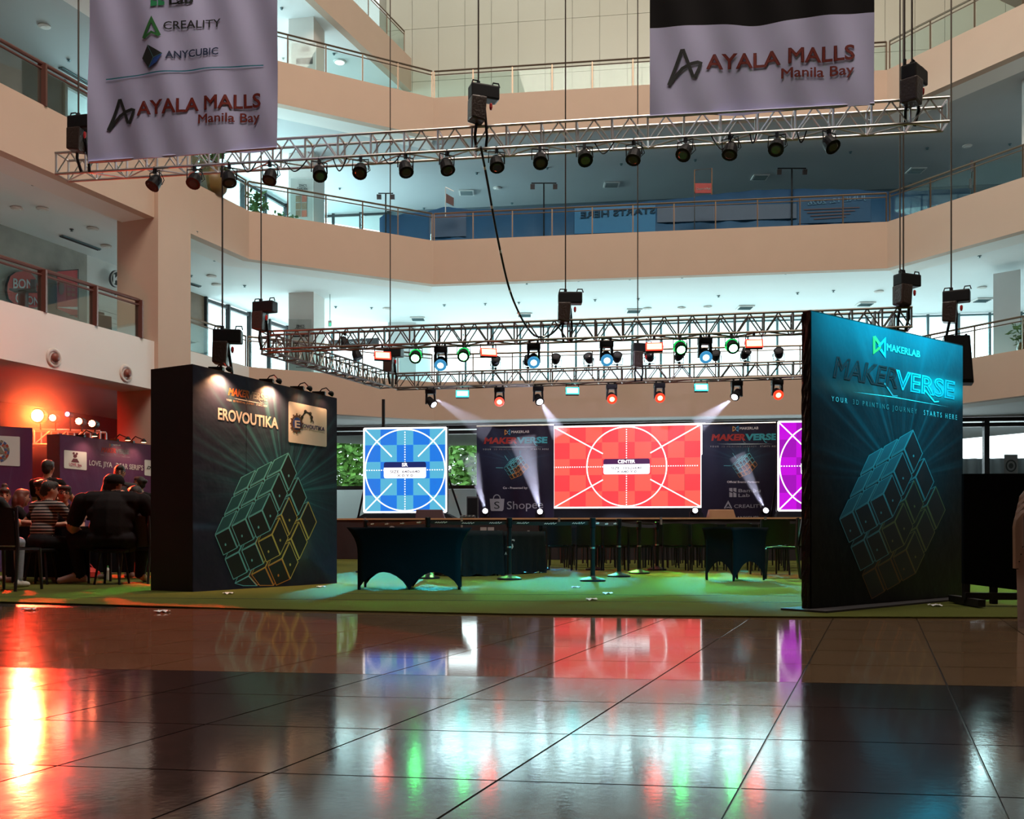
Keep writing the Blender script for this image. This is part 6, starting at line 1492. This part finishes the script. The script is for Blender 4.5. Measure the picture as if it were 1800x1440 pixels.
# A-board and machine in front of the shops
p = ptz(181, 575, 6.3); t = thing('sandwich_board', 'dark grey sandwich board standing before the roller shutter', 'sign board', (p.x, p.y, 6.02))
def ab(x, y, D=29.6): return pt(x, y, D)
MB().hexa([ab(161, 622), ab(198, 624), ab(198, 624, 29.9), ab(161, 622, 29.9)], [ab(166, 551), ab(196, 557), ab(196, 557, 29.65), ab(166, 551, 29.65)]).build('board', mat('slate_grey_board', (.05, .05, .06), .6), t); MB().hexa([ab(171, 552), ab(184, 554), ab(184, 554, 29.7), ab(171, 552, 29.7)], [ab(172, 547.5), ab(183, 550), ab(183, 550, 29.7), ab(172, 547.5, 29.7)]).build('handle', mat('slate_grey_board', (.05, .05, .06), .6), t)
p = pt(41, 533, 24.6); t = thing('kiosk_machine', 'dark kiosk on a post in front of the red sign', 'kiosk', (p.x, p.y, 6.02)); MB().box((p.x, p.y, p.z), (.18, .2, .62)).build('body', mat('kiosk_dark', (.09, .03, .02), .5), t, bevel=.02); MB().box((p.x+.25, p.y, p.z+.45), (.12, .08, .26)).build('screen', M_dark, t); MB().box((p.x, p.y, p.z+.31), (.55, .3, .04)).build('shelf', M_dark, t); bar('post', (p.x, p.y, 6.02), (p.x, p.y, p.z), .06, M_dark, t)
# ball jet nozzles set in the lowest parapet
for k, (x, y) in enumerate([(94, 629), (221, 656.5)]):
    dx = (x-CX)/F; e = (Vector(G[1])-Vector(G[0])); n = Vector((-e.y, e.x)).normalized(); s = Vector(G[0]).dot(n)/Vector((dx, 1)).dot(n); p = pt(x, y, s); R = Vector((-n.x, -n.y, 0)).to_track_quat('Z', 'Y').to_matrix()
    t = thing('air_nozzle', ['round ball nozzle in the white parapet above the red lamps', 'round ball nozzle in the white parapet close to the dark booth'][k], 'vent', p, 'parapet nozzles')
    MB().lathe([(.235, -.02), (.235, .03), (.20, .05), (.15, .02), (.13, -.03)], 28, p, R=R).build('ring', mat('nozzle_white', (.66, .60, .55), .4), t, smooth=True)
    b = MB(); b.lathe([(.01, -.05), (.08, -.02), (.115, .03), (.10, .09), (.05, .12), (.01, .125)], 20, p+Vector((-n.x, -n.y, 0))*.02, R=R); b.build('ball', mat('nozzle_brown', (.22, .07, .05), .4), t, smooth=True)
# posters on the rear column, one on each floor
e = Vector((.97, -.18, 0)).normalized(); pc = Plane((-8.28, 36.9, 0), (-8.28+e.x, 36.9+e.y, 0))
M_post = mat('faded_poster_paper', (.42, .41, .38), .7)
def poster(x0, y0, x1, y1, label):
    t = thing('column_poster', label, 'poster', pc.at((x0+x1)/2, (y0+y1)/2, 0), 'posters on the rear column')
    A = Art(pc, .03); A.poly([(x0, y0), (x1, y0+.5), (x1, y1), (x0, y1)]); A.done('sheet', M_post, t); A = Art(pc, .034); A.ribbon([(x0, y0), (x1, y0), (x1, y1), (x0, y1)], .8, True); A.done('frame', M_white, t); return t
t = poster(512, 76, 556, 140, 'grey poster with a dark heading on the rear column, fourth floor')
text(pc, "ZINC'S", (530, 87.5), (544, 86), 4.2, M_ink, t, .02, off=.04); text(pc, 'GARDEN', (527.5, 93), (545, 91), 4.6, M_ink, t, .02, off=.04)
A = Art(pc, .04); A.ribbon([(525, 97), (548, 95.5)], .8); A.done('rule', M_ink, t)
for k, x in enumerate((521, 531.5, 541.5)): A = Art(pc, .04); A.poly([(x, 104-k), (x+9, 103.5-k), (x+9, 113), (x, 114)]); A.done('photo', mat('dark_photo_print', (.06, .055, .05), .5, var=.6, scale=30), t)
t = poster(511, 314, 551, 420, 'grey poster with red food photographs on the rear column, third floor')
text(pc, "ZINC'S", (526, 328.5), (540, 329), 4.2, M_ink, t, .02, off=.04); text(pc, 'GARDEN', (523, 334), (541, 335), 4.6, M_ink, t, .02, off=.04)
for j in range(3):
    for i in range(2): A = Art(pc, .04); x, y = 520.5+i*10.5, 344.5+j*13; A.poly([(x, y), (x+9, y-.5), (x+9, y+11), (x, y+11.5)]); A.done('photo', mat(['food_photo_print', 'red_photo_print'][(i+j) % 2 and i], [(.26, .16, .10), (.40, .10, .06)][(i+j) % 2 and i], .5, var=.6, scale=25), t)
t = poster(508, 561, 549, 660, 'pale poster with a dark heading on the rear column, second floor')
text(pc, "ZINC'S", (521, 576), (536, 575.5), 4.2, M_ink, t, .02, off=.04); text(pc, 'GARDEN', (519, 581.5), (538, 581), 4.6, M_ink, t, .02, off=.04)
A = Art(pc, .04); A.ribbon([(514, 592), (545, 591)], 2.4); A.ribbon([(514, 640), (528, 640)], 1); A.ribbon([(521, 646), (536, 646)], 1); A.done('rule', M_ink, t)
# dark shop fascia board behind the truss, exit sign
a, b = pt(577, 600, 41.5), pt(664, 600, 41.0); ps = Plane((a.x, a.y, 0), (b.x, b.y, 0)); t = thing('shop_fascia', 'long black shop name board seen through the side truss', 'sign', ps.at(620, 602, 0))
z0, z1 = ps.uv(620, 607)[1], ps.uv(620, 596)[1]; slab(ps, ps.W, z1, .15, M_dark, t, 'board', z0); text(ps, 'BOTANICAL GARDEN', (596, 605), (645, 603), 3.6, M_print_w, t, .01, off=.02)
p = pt(580, 569, 37); t = thing('exit_sign', 'small green and white exit sign on the second floor beside the rear column', 'sign', p); MB().box(p, (.12, .06, .22)).build('box', M_white, t); MB().box(p+Vector((.01, -.035, -.03)), (.07, .01, .12)).build('face', emis('exit_green', (.1, .8, .5), .8), t); bar('rod', p+Vector((0, 0, .1)), (p.x, p.y, 9.6), .012, M_frame_teal, t, 6)
# ------------------------------------------------------------------ blue event tent on the third floor
M_blue = mat('deep_blue_tent_fabric', (.012, .07, .17), .65, bump=.2, bscale=2); M_blue_l = mat('bright_blue_tent_fabric', (.015, .15, .34), .6); M_blue_p = mat('slate_blue_sheet', (.05, .08, .15), .5); M_blue_t = mat('dim_blue_lettering', (.10, .25, .42), .6)
pt0, pt1 = pt(672, 400, 37.6), pt(1500, 390, 35.3); pb = Plane((pt0.x, pt0.y, 0), (pt1.x, pt1.y, 0))
t = thing('event_tent', 'low blue fabric tent stretched behind the third floor railing', 'tent', (pt0.x, pt0.y, 11))
prof = [(667, 383), (669, 380), (678, 376), (690, 378.5), (702, 378), (708, 375), (745, 373), (765, 369), (784, 362), (800, 366), (830, 368.5), (870, 368), (1000, 362), (1100, 357), (1200, 349), (1240, 343), (1330, 334), (1400, 332), (1500, 333), (1560, 337), (1600, 336), (1700, 331)]
def top(x):
    for (a, ya), (b, yb) in zip(prof, prof[1:]):
        if a <= x <= b: return ya+(yb-ya)*(x-a)/(b-a)
    return prof[-1][1]
b = MB(); N = 120; xs_ = [667+(1705-667)*i/N for i in range(N+1)]
tops = [pb.uv(x, top(x)) for x in xs_]
for u, v in tops: q = pb.P(u, v, .03*math.sin(u*7)); b.v.append(tuple(q))
for u, v in tops: q = pb.P(u, 11.0, .05*math.sin(u*5)); b.v.append(tuple(q))
for u, v in tops: q = pb.P(u, max(11.3, v-.15), -1.5); b.v.append(tuple(q))
n = N+1
for i in range(N): b.f += [(i, i+1, n+i+1, n+i), (i, 2*n+i, 2*n+i+1, i+1)]
b.build('canopy', M_blue, t, smooth=True)
for k, x in enumerate((784, 1240)): u, v = pb.uv(x, top(x)); bar('pole', pb.P(u, 11, -.1), pb.P(u, v, -.1), .04, M_alu, t)
def bsheet(x0, y0, x1, y1, off, m, name): A = Art(pb, off); A.poly([(x0, y0), (x1, y0-(x1-x0)*.03), (x1, y1-(x1-x0)*.03), (x0, y1)]); return A.done(name, m, t)
bsheet(1010, 366, 1152, 412, .06, M_blue_l, 'wall_sheet'); bsheet(755, 378, 820, 418, .06, M_blue_p, 'wall_sheet'); bsheet(1155, 366, 1400, 392, .06, M_blue_p, 'wall_sheet'); bsheet(1402, 350, 1530, 394, .06, M_blue_l if 0 else M_blue, 'wall_sheet')
text(pb, 'STARTS HERE', (1021, 385), (1152, 376), 11, mat('dark_teal_lettering', (.006, .045, .10), .7), t, .03, off=.09, mirror=True)
text(pb, 'JUNE 12, 2026', (1419, 362), (1522, 352), 8, M_blue_t, t, .02, off=.09, mirror=True)
for k in range(4): A = Art(pb, .09); A.ribbon([(1412+k*6, 370+k*5.5), (1510-k*8, 366+k*5.5)], 1.6); A.done('rule', mat('dim_rust_lettering', (.10, .05, .06), .6), t)
# red shop sign in a wire frame and T-shaped flood stands behind the tent
def wire_sign(px, py, label, txt, D=34.6):
    p = pt(px, py, D); t = thing('wire_frame_sign', label, 'sign', (p.x, p.y, 11.0), 'framed signs on the third floor'); w2, h2 = .30, .55
    b = MB(); b.tube([p+Vector((-w2, 0, -.25)), p+Vector((-w2, 0, h2)), p+Vector((w2, 0, h2+.06)), p+Vector((w2, 0, -.3))], .018, 6); b.build('frame', mat('copper_wire_frame', (.35, .17, .08), .4, .6), t)
    MB().box(p+Vector((0, 0, -.08)), (.56, .04, .34)).build('face', mat('book_shop_red', (.30, .02, .02), .5), t)
    bar('post', (p.x-w2, p.y, 11.0), p+Vector((-w2, 0, -.2)), .018, M_dark, t, 6)
    ps = Plane(p+Vector((-.28, -.022, -p.z)), p+Vector((.28, -.022, -p.z)))
    text(ps, txt, (px-12, py+7), (px+13, py+6), 3.6, M_print_w, t, .02, off=.006)
wire_sign(1236, 327, 'small red sign in a copper wire frame behind the third floor railing', 'Chapter & Page')
p = pt(788, 346, 36.2); t = thing('wire_frame_sign', 'dark hanging sign on a wire post at the tent peak', 'sign', (p.x, p.y, 11), 'framed signs on the third floor')
bar('post', (p.x-.1, p.y, 12.2), (p.x-.1, p.y, p.z+.35), .02, M_alu, t, 6); bar('arm', (p.x-.1, p.y, p.z+.35), (p.x+.2, p.y, p.z+.2), .015, M_alu, t, 6); MB().hexa([p+Vector((-.08, 0, -.2)), p+Vector((.2, 0, -.34)), p+Vector((.2, .03, -.34)), p+Vector((-.08, .03, -.2))], [p+Vector((-.08, 0, .12)), p+Vector((.2, 0, -.04)), p+Vector((.2, .03, -.04)), p+Vector((-.08, .03, .12))]).build('face', mat('brown_sign', (.06, .02, .02), .5), t)
for k, (x, y, wd, D, lab) in enumerate([(678, 340, 26, 36.6, 'T-shaped stand with two small floodlights at the tent end'), (956, 322, 44, 36.4, 'T-shaped stand with two floodlights above the tent middle'), (1392, 296, 50, 35.4, 'T-shaped stand with two floodlights towards the far tent end')]):
    p = pt(x, y, D); w2 = wd/2/F*D; t = thing('flood_stand', lab, 'lamp stand', (p.x, p.y, 11.0), 'flood stands by the tent'); bar('pole', (p.x, p.y, 11), p, .03, M_black, t, 6); bar('crossbar', p+Vector((-w2, 0, .0)), p+Vector((w2, 0, .0)), .022, M_black, t, 6)
    for s in (-1, 1): MB().box(p+Vector((s*w2*.9, 0, -.13)), (.16, .1, .18), rot(x=.3)).build('lamp_head', M_dark, t)
p = pt(1708, 295, 31.5); t = thing('flood_stand', 'slim black stand above the railing on the turning gallery', 'lamp stand', (p.x, p.y, 11.0), 'flood stands by the tent'); bar('pole', (p.x, p.y, 11), (p.x, p.y, p.z), .022, M_black, t, 6); MB().box((p.x, p.y, p.z+.05), (.07, .07, .35)).build('lamp_head', M_dark, t); MB().box((p.x-.04, p.y, p.z-.5), (.07, .07, .3)).build('lamp_head', M_dark, t)
# ------------------------------------------------------------------ plants
def leafy(label, p, h, n, spread, kind, pot=None, col=(.05, .13, .03), size=.12, group=None):
    t = thing(kind, label, 'plant', p, group); p = Vector(p); mb = MB(); rnd = random.Random(hash(label) % 999)
    for i in range(n):
        a = rnd.uniform(0, 2*PI); r = spread*rnd.random()**.5; z = h*(.35+.65*rnd.random()); k = p+Vector((r*math.cos(a), r*math.sin(a), z)); d = Vector((rnd.uniform(-1, 1), rnd.uniform(-1, 1), rnd.uniform(-.4, .8))).normalized(); s = d.orthogonal().normalized(); L = size*rnd.uniform(.7, 1.4)
        mb.add([k, k+d*L*.5+s*L*.3, k+d*L, k+d*L*.5-s*L*.3], [(0, 1, 2, 3)])
    o = mb.build('foliage', mat('leaf_'+kind, col, .6, var=.5, scale=8), t); o['kind'] = 'stuff'
    if pot: MB().lathe([(pot*.7, 0), (pot, pot*.4), (pot*1.15, pot*1.2), (pot*.8, pot*2.0), (pot*.9, pot*2.1)], 18, p).build('pot', mat('ochre_glazed_pot', (.16, .10, .03), .4), t, smooth=True)
    MB().tube([p, p+Vector((.02, 0, h*.5)), p+Vector((0, .02, h*.8))], [.03*max(1, h/2), .02*max(1, h/2), .01], 6).build('stem', mat('bark', (.08, .05, .03), .9), t)
    return t
leafy('leafy plant in a big ochre pot on the third floor beside the angled corner', (-9.15, 30.4, 11.0), 1.9, 120, .45, 'potted_plant', .42, size=.3)
leafy('low green plant leaning on the third floor glass railing', (-8.45, 33.0, 11.0), .95, 90, .3, 'potted_plant', .16, size=.22)
leafy('trailing plant at the foot of the rear column on the third floor', (-7.9, 34.6, 11.0), .75, 100, .4, 'potted_plant', .16, size=.18)
leafy('small plant behind the railing at the second floor frame edge', (15.2, 29.6, 6.02), .9, 60, .3, 'potted_plant', .16, size=.2)
for k, (x, d, h, n) in enumerate([(-8.4, 50, 6.0, 1300), (-5.4, 51.5, 5.6, 1300), (-2.4, 50, 6.2, 1100), (0.6, 51.5, 5.2, 900)]):
    leafy(f'bright green street tree outside the storefront glass, {nth(k)} from the booth side', (x*50/50, d, -.1), h, n, 1.35, 'street_tree', None, (.16, .34, .06), .42, 'street trees')
# coffee shop roundel on the storefront glass, far end
p = pt(1777, 816, 34.0); t = thing('window_decal', 'pale square decal with a grey round emblem on the far storefront glass', 'sign', p); ps = Plane(p+Vector((-.22, 0, -p.z)), p+Vector((.22, 0, -p.z)))
A = Art(ps, .0); A.poly([(1765, 813-14), (1789, 799), (1789, 833), (1765, 833)]); A.done('sheet', mat('decal_grey', (.50, .53, .55), .5), t)
A = Art(ps, .01); A.ring((1777, 819), 8.4, 9.6, 2.6, 32); A.disc((1777, 819), 4.2, 4.8, 24); A.done('emblem', mat('decal_dark', (.10, .12, .13), .5), t)
t = thing('curtain', 'grey pleated curtain behind the far storefront glass', 'curtain', (15.6, 37.2, 0)); MB().grid(lambda u, v: Vector((15.9+4.5*u, 37.2-.4*u+.07*math.sin(u*60), .1+3.4*v)), 90, 2).build('cloth', mat('grey_curtain', (.30, .32, .33), .8), t, smooth=True)

# ------------------------------------------------------------------ haze that the beam lamps light up
def hazemat(name, dens, col=(1, 1, 1)):
    m = bpy.data.materials.new(name); m.use_nodes = True; nt = m.node_tree; nt.nodes.clear()
    o = nt.nodes.new('ShaderNodeOutputMaterial'); v = nt.nodes.new('ShaderNodeVolumeScatter'); v.inputs['Density'].default_value = dens; v.inputs['Color'].default_value = (*col, 1)
    nt.links.new(v.outputs[0], o.inputs['Volume']); return m
M_haze = hazemat('stage_haze', .10)
def beam(label, a, b, r1, power, col=(.72, .74, 1.0)):
    a, b = Vector(a), Vector(b); d = (b-a); R = d.to_track_quat('Z', 'Y').to_matrix(); L = d.length
    o = MB().lathe([(.05, .03), (r1, L)], 20, a, R=R).build('beam_haze', M_haze); tag(o, label, 'haze', 'hazy light beams', 'stuff')
    spot('beam_light', a+d.normalized()*.02, b, power, col, 2*math.degrees(math.atan(r1/L))*1.05, .3, .03)
beam('faint hazy beam slanting down from the first white moving head', pt(764, 700, 28.5), pt(860, 760, 28.6), .35, 1500)
beam('faint hazy beam falling from the second white moving head', pt(949, 703, 28.2), pt(985, 765, 28.4), .28, 1500)
beam('faint hazy beam slanting from the third white moving head', pt(1288, 700, 27.5), pt(1225, 748, 27.8), .28, 1500)
beam('hazy beam rising past the shopping bag logo backdrop edge', pt(853, 897, 27.6), pt(826, 800, 27.8), .28, 1500)
beam('broad hazy beam rising before the shopping bag backdrop', pt(949, 898, 27.6), pt(918, 770, 27.8), .42, 2200)
beam('hazy beam rising over the partner list', pt(1345, 896, 27.6), pt(1296, 800, 27.8), .26, 1600)
p = pt(67, 731, 18.4); R0 = 1.05  # haze ball and point lamp added to imitate lens bloom
mh = hazemat('red_haze', .2); nt = mh.node_tree; v = nt.nodes['Volume Scatter']; tc = nt.nodes.new('ShaderNodeTexCoord')
ln = nt.nodes.new('ShaderNodeVectorMath'); ln.operation = 'LENGTH'; nt.links.new(tc.outputs['Object'], ln.inputs[0])
mr = nt.nodes.new('ShaderNodeMapRange'); mr.interpolation_type = 'SMOOTHSTEP'; mr.inputs['From Min'].default_value = R0; mr.inputs['From Max'].default_value = 0; mr.inputs['To Max'].default_value = .34
nt.links.new(ln.outputs['Value'], mr.inputs['Value']); nt.links.new(mr.outputs['Result'], v.inputs['Density'])
o = MB().lathe([(R0*math.sin(PI*i/12)+.001, -R0*math.cos(PI*i/12)) for i in range(13)], 24).build('lamp_haze', mh); o.location = p; tag(o, 'red glowing haze around the glaring lamp', 'haze', None, 'stuff')
point('haze_lamp', p+Vector((0, -.1, 0)), 240, (1, .085, .015), .05)
